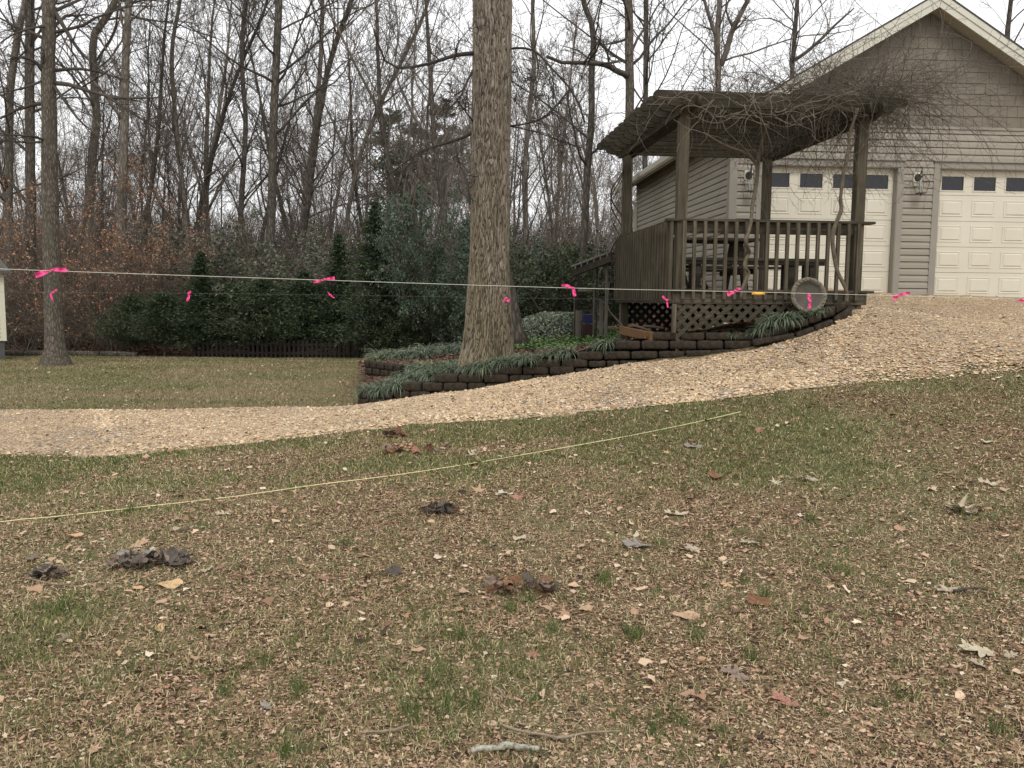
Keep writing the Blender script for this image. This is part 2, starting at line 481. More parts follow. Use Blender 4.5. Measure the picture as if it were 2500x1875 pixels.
def smooth_interp(uq, A):
    i = np.clip(np.floor(uq).astype(int), 0, len(A) - 2); t = (uq - i)[:, None]
    g = lambda k: A[np.clip(k, 0, len(A) - 1)]
    p0, p1, p2, p3 = g(i - 1), g(i), g(i + 1), g(i + 2)
    return .5 * (2 * p1 + (-p0 + p2) * t + (2 * p0 - 5 * p1 + 4 * p2 - p3) * t ** 2 + (-p0 + 3 * p1 - 3 * p2 + p3) * t ** 3)
nE = smooth_interp(uu, na); fE = smooth_interp(uu, fa)
nE[:, 1] += fbm(nE[:, 0] * 2.5, nE[:, 1] * 0, 33, 4) * .16
lf = (uu < 5)[:, None]
fE[:, 1:2] += np.where(lf, fbm(fE[:, 0:1] * 2, fE[:, 1:2] * 0, 34, 4) * .10, 0)
v = np.linspace(0, 1, 72)[None, :, None]
D = nE[:, None, :] * (1 - v) + fE[:, None, :] * v
DX, DY = D[..., 0], D[..., 1]
edge = np.minimum(v[..., 0], 1 - v[..., 0]) * 3.5
DZ = T(DX, DY) + np.clip(edge * .12, 0, .020) - .004 + fbm(DX * 9, DY * 9, 40, 2) * .008
k0, k1 = DX.shape
ii = np.arange(k0 * k1).reshape(k0, k1)
F = np.stack([ii[:-1, :-1], ii[1:, :-1], ii[1:, 1:], ii[:-1, 1:]], -1).reshape(-1, 4)
m = Mat("tan_river_gravel", .85, .25)
gv = m.pos()
vc = m.vor(gv, 45, 'F1', 'Color'); vd = m.vor(gv, 45, 'F1', 'Distance')
sc_ = m.node("ShaderNodeSeparateColor"); m.l.new(vc, sc_.inputs[0])
c = m.ramp(sc_.outputs[0], [(0, (.20, .125, .065, 1)), (.25, (.40, .275, .16, 1)), (.6, (.56, .41, .26, 1)), (.9, (.68, .55, .38, 1)), (1, (.36, .30, .25, 1))])
patch = m.ramp(m.noise(m.pos((1, 1, 1)), .9, 5, .7), [(.5, (0, 0, 0, 1)), (.68, (.6, .6, .6, 1))])
c = m.mix(patch, c, m.ramp(sc_.outputs[1], [(0, (.13, .12, .11, 1)), (1, (.42, .36, .29, 1))]))
c = m.mix(m.ramp(vd, [(.35, (0, 0, 0, 1)), (.8, (.75, .75, .75, 1))]), c, (.13, .085, .05, 1))
m.color(c); m.bump(m.math('SUBTRACT', 1.0, vd), .9, .012)
drive = link_mesh("gravel_drive", np_mesh("gravel_drive", np.stack([DX, DY, DZ], -1).reshape(-1, 3), [F], smooth=True), m.m)
props(drive, kind="structure", label="tan gravel drive climbing from the left to the garage doors")

# loose stones on the drive
rs = np.random.RandomState(4)
def drive_pts(n, ulo=2, uhi=19):
    U = rs.uniform(ulo, uhi, n); Vv = rs.uniform(-.02, 1.0, n) - (rs.rand(n) < .02) * rs.rand(n) * .06
    a = smooth_interp(U, na); b = smooth_interp(U, fa)
    p = a * (1 - Vv[:, None]) + b * Vv[:, None]
    return p[:, 0], p[:, 1], Vv
OCT = np.array([(1, 0, 0), (.3, .95, 0), (-.8, .6, 0), (-.8, -.6, 0), (.3, -.95, 0), (0, 0, 1), (0, 0, -.6)], float)
OF = np.array([(0, 1, 5), (1, 2, 5), (2, 3, 5), (3, 4, 5), (4, 0, 5)])
def scatter_stones(x, y, size, cols, zf, lift=.3):
    n = len(x)
    a = rs.uniform(0, 6.28, n); sx = size * rs.uniform(.7, 1.3, n); sy = size * rs.uniform(.6, 1.0, n); sz = size * rs.uniform(.35, .7, n)
    V = OCT[None] * (1 + rs.uniform(-.18, .18, (n, 7, 3)))
    V = V * np.stack([sx, sy, sz], -1)[:, None, :]
    ca, sa = np.cos(a)[:, None], np.sin(a)[:, None]
    vx = V[..., 0] * ca - V[..., 1] * sa + x[:, None]; vy = V[..., 0] * sa + V[..., 1] * ca + y[:, None]
    vz = V[..., 2] + (zf + size * lift)[:, None]
    VV = np.stack([vx, vy, vz], -1).reshape(-1, 3)
    FF = (OF[None] + (np.arange(n) * 7)[:, None, None]).reshape(-1, 3)
    return VV, FF, np.repeat(cols, 7, axis=0)
n = 150000
x, y, vv = drive_pts(n)
pal = np.array([(.66, .485, .295), (.54, .38, .22), (.72, .565, .37), (.44, .28, .155), (.56, .44, .31), (.24, .165, .11), (.80, .68, .50), (.26, .24, .22)])
gw = np.clip(fbm(x * .9, y * .9, 50, 4) * 2.2, 0, 1)
ci = rs.choice(8, n, p=[.28, .2, .18, .12, .09, .06, .05, .02])
for (a_, b_, r_, k_) in [(1935, 890, .45, .8), (2160, 854, .5, .6), (1755, 962, .35, .8), (2100, 940, .22, .8), (1650, 902, .4, .5), (1480, 960, .35, .4), (2300, 800, .6, .4)]:
    q_ = G(a_, b_); gw = np.maximum(gw, 1.5 * k_ * np.exp(-((x - q_.x) ** 2 + ((y - q_.y) / .55) ** 2) / r_ ** 2) * (.6 + .6 * fbm(x * 5, y * 5, 51, 2)))
ci = np.where(rs.rand(n) < gw * .6, rs.choice([5, 7, 4, 3], n), ci)
cols = pal[ci] * rs.uniform(.72, 1.15, (n, 1)) * (1 + .13 * fbm(x * .5, y * 1.4, 52, 3))[:, None]
sz = np.where(rs.rand(n) < .04 + .22 * np.clip(.14 - vv, 0, .14) / .14, rs.uniform(.014, .028, n), rs.uniform(.0055, .0125, n))
V1, F1, C1 = scatter_stones(x, y, sz, cols, T(x, y) + np.clip(np.minimum(vv, 1 - vv) * .42, 0, .014))
props(link_mesh("gravel_stones", np_mesh("gravel_stones", V1, [F1], C1), STONEM), kind="stuff", label="loose tan and grey river stones covering the drive")

# planting bed --------------------------------------------------------
bedpoly = [(P(*q).x, P(*q).y + .22) for q in WALLB] + [(4.35, 11), (4.1, 14.9), (3.9, 23), (-1.5, 22), (-2.4, 19), (-2.75, 16), (-2.62, 14.3), (-2.45, 13.6), (-2.25, 12.9), (-2.3, 12.3)]
bx = np.arange(-3, 4.6, .09); by = np.arange(9.8, 23, .09)
X, Y = np.meshgrid(bx, by)
def inside(X, Y, poly):
    r = np.zeros(X.shape, bool); j = len(poly) - 1
    for i in range(len(poly)):
        xi, yi = poly[i]; xj, yj = poly[j]
        c = ((yi > Y) != (yj > Y)) & (X < (xj - xi) * (Y - yi) / (yj - yi + 1e-12) + xi)
        r ^= c; j = i
    return r
Z = Bz(X, Y)
ii = np.arange(X.size).reshape(X.shape)
F = np.stack([ii[:-1, :-1], ii[:-1, 1:], ii[1:, 1:], ii[1:, :-1]], -1).reshape(-1, 4)
cxm = (X[:-1, :-1] + .045).ravel(); cym = (Y[:-1, :-1] + .045).ravel()
keep = inside(cxm, cym, bedpoly)
F = F[keep]
used = np.unique(F); remap = np.full(X.size, -1); remap[used] = np.arange(len(used))
m = Mat("leaf_mulch", .95, .1)
a = m.vor(m.pos((1, 1.5, 1)), 34, 'F1', 'Color'); s_ = m.node("ShaderNodeSeparateColor"); m.l.new(a, s_.inputs[0])
m.color(m.ramp(s_.outputs[0], [(0, (.035, .020, .014, 1)), (.5, (.085, .05, .034, 1)), (.85, (.16, .10, .07, 1)), (1, (.26, .18, .13, 1))]))
m.bump(s_.outputs[1], .8, .02)
bed = link_mesh("flower_bed", np_mesh("flower_bed", np.stack([X, Y, Z], -1).reshape(-1, 3)[used], [remap[F]], smooth=True), m.m)
props(bed, kind="structure", label="raised planting bed of brown leaf mulch behind the block wall")

# ------------------------------------------------------------------ litter, grass
def leaf_bits(x, y, z, size, cols, curl=.5, nb=5, tilt=.5):
    n = len(x)
    a0 = rs.uniform(0, 6.28, n)
    ang = np.arange(nb) * 2 * np.pi / nb
    rad = size[:, None] * rs.uniform(.3, 1.2, (n, nb))
    asp = rs.uniform(.3, .9, n)[:, None]
    lx = np.cos(ang)[None] * rad; ly = np.sin(ang)[None] * rad * asp
    lz = size[:, None] * curl * rs.uniform(-.4, .8, (n, nb))
    t = rs.normal(0, tilt, n)[:, None]
    ly, lz = ly * np.cos(t) - lz * np.sin(t), ly * np.sin(t) + lz * np.cos(t)
    ca, sa = np.cos(a0)[:, None], np.sin(a0)[:, None]
    vx = np.concatenate([lx * ca - ly * sa, np.zeros((n, 1))], 1) + x[:, None]
    vy = np.concatenate([lx * sa + ly * ca, np.zeros((n, 1))], 1) + y[:, None]
    vz = np.concatenate([lz, np.zeros((n, 1))], 1) + (z + size * .22)[:, None]
    V = np.stack([vx, vy, vz], -1).reshape(-1, 3)
    f = np.array([(i, (i + 1) % nb, nb) for i in range(nb)])
    F = (f[None] + (np.arange(n) * (nb + 1))[:, None, None]).reshape(-1, 3)
    return V, F, np.repeat(cols, nb + 1, axis=0)
def near_pts(n, y0, y1, power=1.0, wide=.66):
    """points on the lawn inside a wedge wider than the photo, denser near the camera"""
    q = rs.rand(n)
    yy = y0 + (y1 - y0) * q ** power
    xx = rs.uniform(-1, 1, n) * (yy * wide + .4)
    return xx, yy
_ny = nE[60:]; 
def drive_near_y(x): return np.interp(x, nE[:, 0], nE[:, 1])
def drive_far_y(x): return np.interp(x, fE[:620, 0], fE[:620, 1])

def wgreen(x, y):     # where grass grows on the near lawn
    g = fbm(x * .55 + 3, y * .55, 61, 3) + .6 * fbm(x * 2.3, y * 2.3, 62, 3)
    g = g + .95 * np.clip((y - 5.0) / 2.2, 0, 1) - .33 + .30 * np.clip((3.6 - y) / .8, 0, 1) * np.clip(.5 - x, 0, 1) - .5 * np.clip((x - .1) * 1.6, 0, 1) * np.clip((5.9 - y) / 1.2, 0, 1)
    return np.clip(g * 1.6 + .15, 0, 1)
x, y = near_pts(520000, 2.1, 10.2, 1.15)
k = (y < drive_near_y(x) - .02); x, y = x[k], y[k]
g = wgreen(x, y)
k = rs.rand(len(x)) > g * .55; x, y, g = x[k], y[k], g[k]
n = len(x)
lp = np.array([(.41, .262, .168), (.52, .352, .235), (.23, .138, .09), (.59, .44, .30), (.06, .038, .026), (.42, .235, .155), (.21, .175, .085), (.72, .60, .45)])
ci = rs.choice(8, n, p=[.25, .2, .17, .1, .1, .08, .07, .03])
cols = lp[ci] * rs.uniform(.7, 1.15, (n, 1))
sz = rs.gamma(3.2, .0018, n) * (1 + .06 * (y - 2)); sz = np.clip(sz, .003, .03)
V1, F1, C1 = leaf_bits(x, y, T(x, y), sz, cols, .38, 5, .28)
# whole leaves too many to count, mostly in the greener strip by the drive
x, y = near_pts(1500, 3.0, 10, .8); k = (y < drive_near_y(x) + .05); x, y = x[k], y[k]; n = len(x)
cols = lp[rs.choice(8, n, p=[.15, .22, .12, .2, .06, .12, .03, .1])] * rs.uniform(.75, 1.1, (n, 1))
V2, F2, C2 = leaf_bits(x, y, T(x, y) + .008, rs.uniform(.014, .040, n), cols, .5, 7, .35)
# far lawn leaves and the drive's stray leaves
x = rs.uniform(-14, 2, 9000); y = 11.2 + 13 * rs.rand(9000) ** 1.5; k = ~inside(x, y, bedpoly) & (x < 1) & (y > drive_far_y(x)); x, y = x[k], y[k]; n = len(x)
cols = lp[rs.choice(8, n)] * rs.uniform(.8, 1.1, (n, 1))
V3, F3, C3 = leaf_bits(x, y, T(x, y), rs.uniform(.012, .035, n), cols, .6, 6, .5)
xd, yd, _ = drive_pts(620); cols = lp[rs.choice([2, 4, 5, 0], 620)] * .8
V4, F4, C4 = leaf_bits(xd, yd, T(xd, yd) + .02, rs.uniform(.008, .030, 620), cols, .7, 6, .5)
o1 = len(V1); o2 = o1 + len(V2); o3 = o2 + len(V3)
me = np_mesh("leaf_litter", np.concatenate([V1, V2, V3, V4]), [np.concatenate([F1, F2 + o1, F3 + o2, F4 + o3])], np.concatenate([C1, C2, C3, C4]))
props(link_mesh("leaf_litter", me, LEAFM), kind="stuff", label="crumbled brown leaf litter strewn over the lawn")
# bed mulch pieces
x = rs.uniform(-3, 4.3, 26000); y = rs.uniform(10, 20, 26000); k = inside(x, y, bedpoly); x, y = x[k], y[k]; n = len(x)
mp_ = np.array([(.16, .085, .055), (.24, .15, .10), (.10, .055, .04), (.34, .25, .18), (.06, .035, .025)])
cols = mp_[rs.choice(5, n, p=[.3, .22, .25, .08, .15])] * rs.uniform(.8, 1.2, (n, 1))
V1, F1, C1 = leaf_bits(x, y, Bz(x, y), rs.uniform(.015, .04, n), cols, .6, 5, .5)
props(link_mesh("mulch", np_mesh("mulch", V1, [F1], C1), LEAFM), kind="stuff", label="dead brown leaves and mulch covering the planting bed")

def blades(x, y, z, h, w, cols, lean=.5):
    n = len(x)
    a = rs.uniform(0, 6.28, n); b = rs.uniform(0, 6.28, n); ln = rs.uniform(.1, 1, n) * lean * h
    dx, dy = np.cos(a) * w / 2, np.sin(a) * w / 2
    ex, ey = np.cos(b) * ln, np.sin(b) * ln
    V = np.empty((n, 5, 3))
    V[:, 0] = np.stack([x - dx, y - dy, z], -1); V[:, 1] = np.stack([x + dx, y + dy, z], -1)
    V[:, 2] = np.stack([x + dx * .7 + ex * .35, y + dy * .7 + ey * .35, z + h * .6], -1)
    V[:, 3] = np.stack([x - dx * .7 + ex * .35, y - dy * .7 + ey * .35, z + h * .6], -1)
    V[:, 4] = np.stack([x + ex, y + ey, z + h * rs.uniform(.75, 1.05, n)], -1)
    o = (np.arange(n) * 5)[:, None]
    Fq = np.array([(0, 1, 2, 3)]) + o; Ft = np.array([(3, 2, 4)]) + o
    return V.reshape(-1, 3), Fq, Ft, np.repeat(cols, 5, axis=0)
gp = np.array([(.085, .135, .030), (.13, .175, .042), (.21, .215, .075), (.50, .41, .22), (.64, .53, .32), (.07, .11, .03)])
x, y = near_pts(520000, 2.1, 10.2, 1.1)
k = (y < drive_near_y(x) + rs.uniform(-.15, .1, len(x))); x, y = x[k], y[k]
g = wgreen(x, y); k = rs.rand(len(x)) < .16 + .75 * g ** 1.4; x, y, g = x[k], y[k], g[k]; n = len(x)
pr = rs.rand(n); ci = np.where(pr < .14 + .55 * g, rs.choice([0, 1, 5, 2], n, p=[.35, .2, .25, .2]), rs.choice([3, 4, 2], n, p=[.45, .25, .3]))
cols = gp[ci] * rs.uniform(.7, 1.15, (n, 1))
B1 = blades(x, y, T(x, y), rs.uniform(.012, .034, n), .0026 + .0005 * (y - 2), cols, 1.5)
# tufts
tx, ty, nt, hh = [], [], [], []
tuft_px = [(1080, 1660), (1090, 1730), (1150, 1720), (1010, 1745), (1475, 1420), (1545, 1555), (1840, 1610), (1600, 1790), (1120, 1560), (1250, 1490), (1290, 1470), (650, 1620), (560, 1690),
           (700, 1840), (730, 1690), (2440, 1790), (1700, 1560), (840, 1330), (1350, 1550), (1660, 1770), (1870, 1460), (2200, 1700), (500, 1290), (320, 1250), (2060, 1400), (150, 1490), (1980, 1270)]
for i, (a, b) in enumerate(tuft_px):
    p = G(a, b); k = 90 if i < 6 else 45
    r = .03 if i < 6 else .02
    tx += list(p.x + rs.normal(0, r, k)); ty += list(p.y + rs.normal(0, r * 1.6, k)); hh += list(rs.uniform(.03, .085, k))
for _ in range(330):
    yy = rs.uniform(2.4, 8.3); xx = rs.uniform(-1, 1) * yy * .64
    if yy > drive_near_y(np.array([xx]))[0]: continue
    tx += list(xx + rs.normal(0, .02, 16)); ty += list(yy + rs.normal(0, .025, 16)); hh += list(rs.uniform(.02, .055, 16))
tx, ty, hh = np.array(tx), np.array(ty), np.array(hh)
B2 = blades(tx, ty, T(tx, ty), hh, .0032, gp[rs.choice([0, 1, 5], len(tx))] * rs.uniform(.75, 1.1, (len(tx), 1)), .9)
x = rs.uniform(-14, 1.5, 170000); y = 11.2 + 14 * rs.rand(170000) ** 1.3
k = ~inside(x, y, bedpoly) & (y > drive_far_y(x) - rs.uniform(-.05, .12, len(x))) & (np.abs(x) < y * .64 + .5); x, y = x[k], y[k]; n = len(x)
g = np.clip(fbm(x * .5, y * 1.3, 71, 3) * 1.8 + .30, 0, 1)
cols = np.where((rs.rand(n) < g * .85)[:, None], gp[rs.choice([0, 1, 2], n)], np.array([(.36, .28, .16), (.46, .38, .235), (.24, .175, .10), (.19, .17, .08)])[rs.choice(4, n)]) * rs.uniform(.7, 1.1, (n, 1))
B3 = blades(x, y, T(x, y), rs.uniform(.02, .05, n), .006 + .0004 * (y - 11), cols, 1.1)
x, y = near_pts(60000, 2.1, 9.5, 1.1); k = (y < drive_near_y(x)) & (rs.rand(len(x)) < np.clip(fbm(x * 1.3, y * 1.3, 91, 3) * 1.5 + .35, .05, 1)); x, y = x[k], y[k]; n = len(x)
B4 = blades(x, y, T(x, y) + .006, rs.uniform(.006, .014, n), .0022, np.array([(.62, .50, .33), (.52, .40, .25), (.40, .29, .18)])[rs.randint(0, 3, n)] * rs.uniform(.7, 1.1, (n, 1)), 6.0)
off = 0; Vs, Qs, Ts, Cs = [], [], [], []
for b in (B1, B2, B3, B4):
    Vs.append(b[0]); Qs.append(b[1] + off); Ts.append(b[2] + off); Cs.append(b[3]); off += len(b[0])
props(link_mesh("grass", np_mesh("grass", np.concatenate(Vs), [np.concatenate(Qs), np.concatenate(Ts)], np.concatenate(Cs)), GRASSM), kind="stuff", label="thin green and straw grass blades on the lawn")

# ------------------------------------------------------------------ garage
GA = math.atan(.073)
g0 = P(1775, 717, 15.0)
GZ = 1.58
gar = empty("garage", (g0.x, g0.y, GZ), GA, label="grey brown sided garage with two cream doors at top of the drive", cat="garage")
GW, GL, EH, SH, APEX = 6.74, 7.6, 2.93, 2.95, 4.92
PITCHR = (APEX - EH) / (GW / 2)
SID = Mat("vinyl_siding", .55, .3)
_n = SID.noise(SID.coords((.4, .4, 3)), 2.5, 4)
SID.color(SID.ramp(_n, [(.3, (.285, .256, .205, 1)), (.7, (.345, .311, .252, 1))]))
SID = SID.m
SIDE_TRIM = simple("putty_trim", (.285, .264, .22, 1), .5, .08, 2, .3)
SHAKE = simple("brown_shake_siding", (.195, .172, .135, 1), .75, .13, 3, .2)
CREAM = simple("cream_trim", (.62, .595, .50, 1), .5, .06, 3, .35)
DOORM = Mat("cream_steel_door", .42, .4)
DOORM.color(DOORM.ramp(DOORM.noise(DOORM.coords((1, 1, .6)), 1.5, 5), [(.3, (.63, .59, .475, 1)), (.7, (.69, .65, .535, 1))]))
DOORM = DOORM.m
GLASS = Mat("dark_window_glass", .06, .5); GLASS.color((.012, .013, .018, 1)); GLASS = GLASS.m
ROOFM = simple("asphalt_shingle", (.075, .068, .06, 1), .95, .3, 30, .1, .4)
METAL_DK = simple("dark_bronze_metal", (.03, .025, .02, 1), .4, .2, 10, .5)

def siding(segs_at, z0, z1, step=.117, plane=lambda s, o, z: (s, -o, z)):
    mb = MB(); z = z0; k = 0
    while z < z1 - .01:
        zt = min(z + step, z1)
        for a, b in segs_at(z + step / 2):
            prof = [(.000, z), (.026, z), (.023, z + step * .52), (.014, z + step * .72), (.012, zt - .013), (.000, zt - .012), (.0, zt)]
            vs = []
            for o, zz in prof: vs += [plane(a, o, min(zz, z1)), plane(b, o, min(zz, z1))]
            mb.add(vs, [(2 * i, 2 * i + 1, 2 * i + 3, 2 * i + 2) for i in range(6)])
        z += step
    return mb
D1, D2 = (.56, 2.98), (3.74, 6.16)
DH = 2.27; TW = .11
# wall cores with openings
mb = MB()
for a, b in ((0.02, D1[0]), (D1[1], D2[0]), (D2[1], GW - .02)):
    mb.bb((a, .0, 0), (b, .18, DH))
mb.bb((0.02, 0, DH), (GW - .02, .18, SH))
mb.bb((0, .18, 0), (.16, GL, EH)); mb.bb((GW - .16, .18, 0), (GW, GL, EH)); mb.bb((.16, GL - .16, 0), (GW - .16, GL, EH))
for y0, y1 in ((.002, .17), (GL - .16, GL - .002)):
    mb.add([(0.02, y0, SH), (GW - .02, y0, SH), (GW / 2, y0, APEX + .02), (0.02, y1, SH), (GW - .02, y1, SH), (GW / 2, y1, APEX + .02)], [(0, 1, 2), (5, 4, 3), (0, 2, 5, 3), (1, 4, 5, 2), (0, 3, 4, 1)])
mb.bb((.16, .18, 0), (GW - .16, GL - .16, .05))
mb.build("wall", simple("wall_sheathing", (.2, .19, .165, 1), .8, .1), gar)
def segs(z):
    if z < DH + TW: return [(.11, D1[0] - TW), (D1[1] + TW, D2[0] - TW), (D2[1] + TW, GW - .11)]
    return [(.11, GW - .11)]
siding(segs, .06, SH).build("siding", SID, gar)
siding(lambda z: [(.11, GL - .1)], .06, EH, plane=lambda s, o, z: (-o, s, z)).build("siding", SID, gar)
mb = MB()
mb.bb((-.028, -.032, .03), (.11, -.001, SH)); mb.bb((-.032, -.028, .03), (-.001, .11, EH))
mb.build("corner_trim", SIDE_TRIM, gar, .004)
mb = MB(); mb.bb((.02, -.04, SH - .012), (GW - .02, -.002, SH + .035)); mb.build("drip_trim", SIDE_TRIM, gar, .004)
# shakes
def clip(poly, fn):
    out = []
    for i in range(len(poly)):
        a, b = poly[i], poly[(i + 1) % len(poly)]; fa_, fb_ = fn(a), fn(b)
        if fa_ >= 0: out.append(a)
        if (fa_ >= 0) != (fb_ >= 0):
            t = fa_ / (fa_ - fb_); out.append((a[0] + (b[0] - a[0]) * t, a[1] + (b[1] - a[1]) * t))
    return out
rnd = random.Random(5)
mb = MB(); z = SH + .036; row = 0
while z < APEX:
    s = .05 - rnd.random() * .1
    while s < GW:
        w = rnd.choice([.13, .16, .19, .22, .26])
        pl = [(s, z), (s + w - .006, z), (s + w - .006, z + .187), (s, z + .187)]
        lim = APEX - .03
        pl = clip(pl, lambda q: lim - (GW / 2 - q[0]) * PITCHR - q[1]); 
        if len(pl) > 2: pl = clip(pl, lambda q: lim - (q[0] - GW / 2) * PITCHR - q[1])
        if len(pl) > 2:
            o0 = .030 + rnd.random() * .004; n = len(pl)
            vs = [(p[0], -(o0 - .011 * (p[1] - z) / .187), p[1]) for p in pl] + [(p[0], -.001, p[1]) for p in pl]
            mb.add(vs, [tuple(range(n))] + [((i + 1) % n, i, n + i, n + (i + 1) % n) for i in range(n)])
        s += w
    z += .187; row += 1
mb.build("gable_shingles", SHAKE, gar)
# trims round the doors, doors
def garage_door(x0, x1):
    tr = MB()
    tr.bb((x0 - TW, -.035, 0.01), (x0, .0, DH)); tr.bb((x1, -.035, 0.01), (x1 + TW, .0, DH)); tr.bb((x0 - TW, -.038, DH), (x1 + TW, .0, DH + TW))
    tr.bb((x0 - .02 - TW, -.07, DH + TW), (x1 + .02 + TW, .0, DH + TW + .022))
    tr.bb((x0, -.03, .01), (x0 + .012, .15, DH - .002)); tr.bb((x1 - .012, -.03, .01), (x1, .15, DH - .002)); tr.bb((x0, -.03, DH - .012), (x1, .15, DH))
    tr.build("door_frame", SIDE_TRIM, gar, .003)
    d = MB(); W_ = x1 - x0 - .03; hs = DH / 5; xa = x0 + .015
    for r in range(5):
        z0 = .012 + r * hs
        if r == 4:
            # frame of the window section
            d.bb((xa, .10, z0), (xa + W_, .14, z0 + .06)); d.bb((xa, .10, z0 + .345), (xa + W_, .14, z0 + hs - .006))
            xs = [xa]
            for c in range(4):
                cx = xa + W_ * (c + .5) / 4
                d.bb((xs[-1], .10, z0 + .06), (cx - .225, .14, z0 + .345)); xs.append(cx + .225)
            d.bb((xs[-1], .10, z0 + .06), (xa + W_, .14, z0 + .345))
            continue
        d.bb((xa, .10, z0), (xa + W_, .14, z0 + hs - .006))
        for c in range(4):
            cx = xa + W_ * (c + .5) / 4; cz = z0 + hs / 2
            w, h = .44 / 2, .30 / 2
            for (ww, hh, y1, y2) in ((w, h, .100, .086),):
                i = .035
                vs = [(cx - ww, .100, cz - hh), (cx + ww, .100, cz - hh), (cx + ww, .100, cz + hh), (cx - ww, .100, cz + hh),
                      (cx - ww + i * .4, .108, cz - hh + i * .4), (cx + ww - i * .4, .108, cz - hh + i * .4), (cx + ww - i * .4, .108, cz + hh - i * .4), (cx - ww + i * .4, .108, cz + hh - i * .4)]
                # raised field standing proud of the section face
                a = [(cx - ww, .0995, cz - hh), (cx + ww, .0995, cz - hh), (cx + ww, .0995, cz + hh), (cx - ww, .0995, cz + hh)]
                b = [(cx - ww + .008, .091, cz - hh + .008), (cx + ww - .008, .091, cz - hh + .008), (cx + ww - .008, .091, cz + hh - .008), (cx - ww + .008, .091, cz + hh - .008)]
                e = [(cx - ww + .020, .091, cz - hh + .020), (cx + ww - .020, .091, cz - hh + .020), (cx + ww - .020, .091, cz + hh - .020), (cx - ww + .020, .091, cz + hh - .020)]
                f = [(cx - ww + .035, .0985, cz - hh + .035), (cx + ww - .035, .0985, cz - hh + .035), (cx + ww - .035, .0985, cz + hh - .035), (cx - ww + .035, .0985, cz + hh - .035)]
                g_ = [(cx - ww + .065, .083, cz - hh + .055), (cx + ww - .065, .083, cz - hh + .055), (cx + ww - .065, .083, cz + hh - .055), (cx - ww + .065, .083, cz + hh - .055)]
                rings = a + b + e + f + g_
                fs = []
                for q in range(4):
                    for k in range(4):
                        fs.append((q * 4 + k, q * 4 + (k + 1) % 4, q * 4 + 4 + (k + 1) % 4, q * 4 + 4 + k))
                fs.append((16, 17, 18, 19))
                d.add(rings, fs)
    door = d.build("door", DOORM, gar)
    z0 = .012 + 4 * hs
    for c in range(4):
        cx = xa + W_ * (c + .5) / 4
        f = MB()
        for (u0, u1, v0, v1) in ((-.225, -.203, .06, .345), (.203, .225, .06, .345), (-.203, .203, .06, .082), (-.203, .203, .323, .345)):
            f.bb((cx + u0, .09, z0 + v0), (cx + u1, .125, z0 + v1))
        w = f.build("window", DOORM, door, .004)
        MB().bb((cx - .205, .112, z0 + .080), (cx + .205, .118, z0 + .325)).build("pane", GLASS, w)
    MB().bb((x0 + .012, .09, -.005), (x1 - .012, .15, .011)).build("door_seal", METAL_DK, gar)
garage_door(*D1); garage_door(*D2)
# roof, soffits, fascia
OH, OE = .36, .40
ct, st = 1 / math.hypot(1, PITCHR), PITCHR / math.hypot(1, PITCHR)
def slope(side, off, w0, w1, y0, y1, t0, t1):   # slab following the roof slope; w measured from ridge, t above soffit plane
    sgn = -1 if side == 0 else 1
    pts = []
    for y in (y0, y1):
        for (w, t) in ((w0, t0), (w1, t0), (w1, t1), (w0, t1)):
            pts.append((GW / 2 + sgn * w, y, APEX - w * PITCHR + t))
    return pts, [(0, 1, 2, 3), (7, 6, 5, 4), (0, 4, 5, 1), (1, 5, 6, 2), (2, 6, 7, 3), (3, 7, 4, 0)]
WE = GW / 2 + OE
mb = MB(); [mb.add(*slope(s, 0, 0, WE + .03, -OH - .03, GL + OH, .185, .215)) for s in (0, 1)]; mb.build("roof", ROOFM, gar)
mb = MB(); [mb.add(*slope(s, 0, 0.0, WE, -OH + .02, GL + OH - .02, .012, .183)) for s in (0, 1)]; mb.build("soffit", simple("tan_soffit", (.40, .37, .29, 1), .6, .06), gar)
mb = MB(); [mb.add(*slope(s, 0, 0, WE, -OH - .005, -OH + .018, -.045, .13)) for s in (0, 1)]
[mb.add(*slope(s, 0, 0, WE + .01, -OH - .022, -OH - .006, .075, .184)) for s in (0, 1)]
mb.build("fascia", CREAM, gar)
# eave soffit return, gutter, downspout on the left side
ez = APEX - WE * PITCHR
mb = MB(); mb.bb((-OE + .01, -OH + .03, EH - .025), (-.005, GL + OH - .03, EH)); mb.bb((-OE - .005, -OH + .03, EH - .03), (-OE + .01, GL + OH - .03, ez + .16))
mb.build("eave_soffit", SIDE_TRIM, gar)
mb = MB()
pr = [(-OE - .008, ez + .15), (-OE - .008, ez + .04), (-OE - .06, ez + .03), (-OE - .10, ez + .06), (-OE - .12, ez + .12), (-OE - .125, ez + .15), (-OE - .115, ez + .15), (-OE - .05, ez + .045), (-OE - .018, ez + .15)]
vs = [(a, -OH, b) for a, b in pr] + [(a, GL + OH, b) for a, b in pr]; n = len(pr)
mb.add(vs, [(i, (i + 1) % n, n + (i + 1) % n, n + i) for i in range(n)] + [tuple(range(n))[::-1], tuple(range(n, 2 * n))])
mb.build("gutter", CREAM, gar)
mb = MB()
mb.bar((-OE - .05, GL - .25, ez + .05), (-OE - .05, GL - .25, ez - .06), .075, .055).bar((-OE - .05, GL - .25, ez - .05), (-.07, GL - .25, ez - .32), .055, .075).bar((-.07, GL - .25, ez - .30), (-.07, GL - .25, .1), .075, .055)
mb.build("downspout", CREAM, gar)
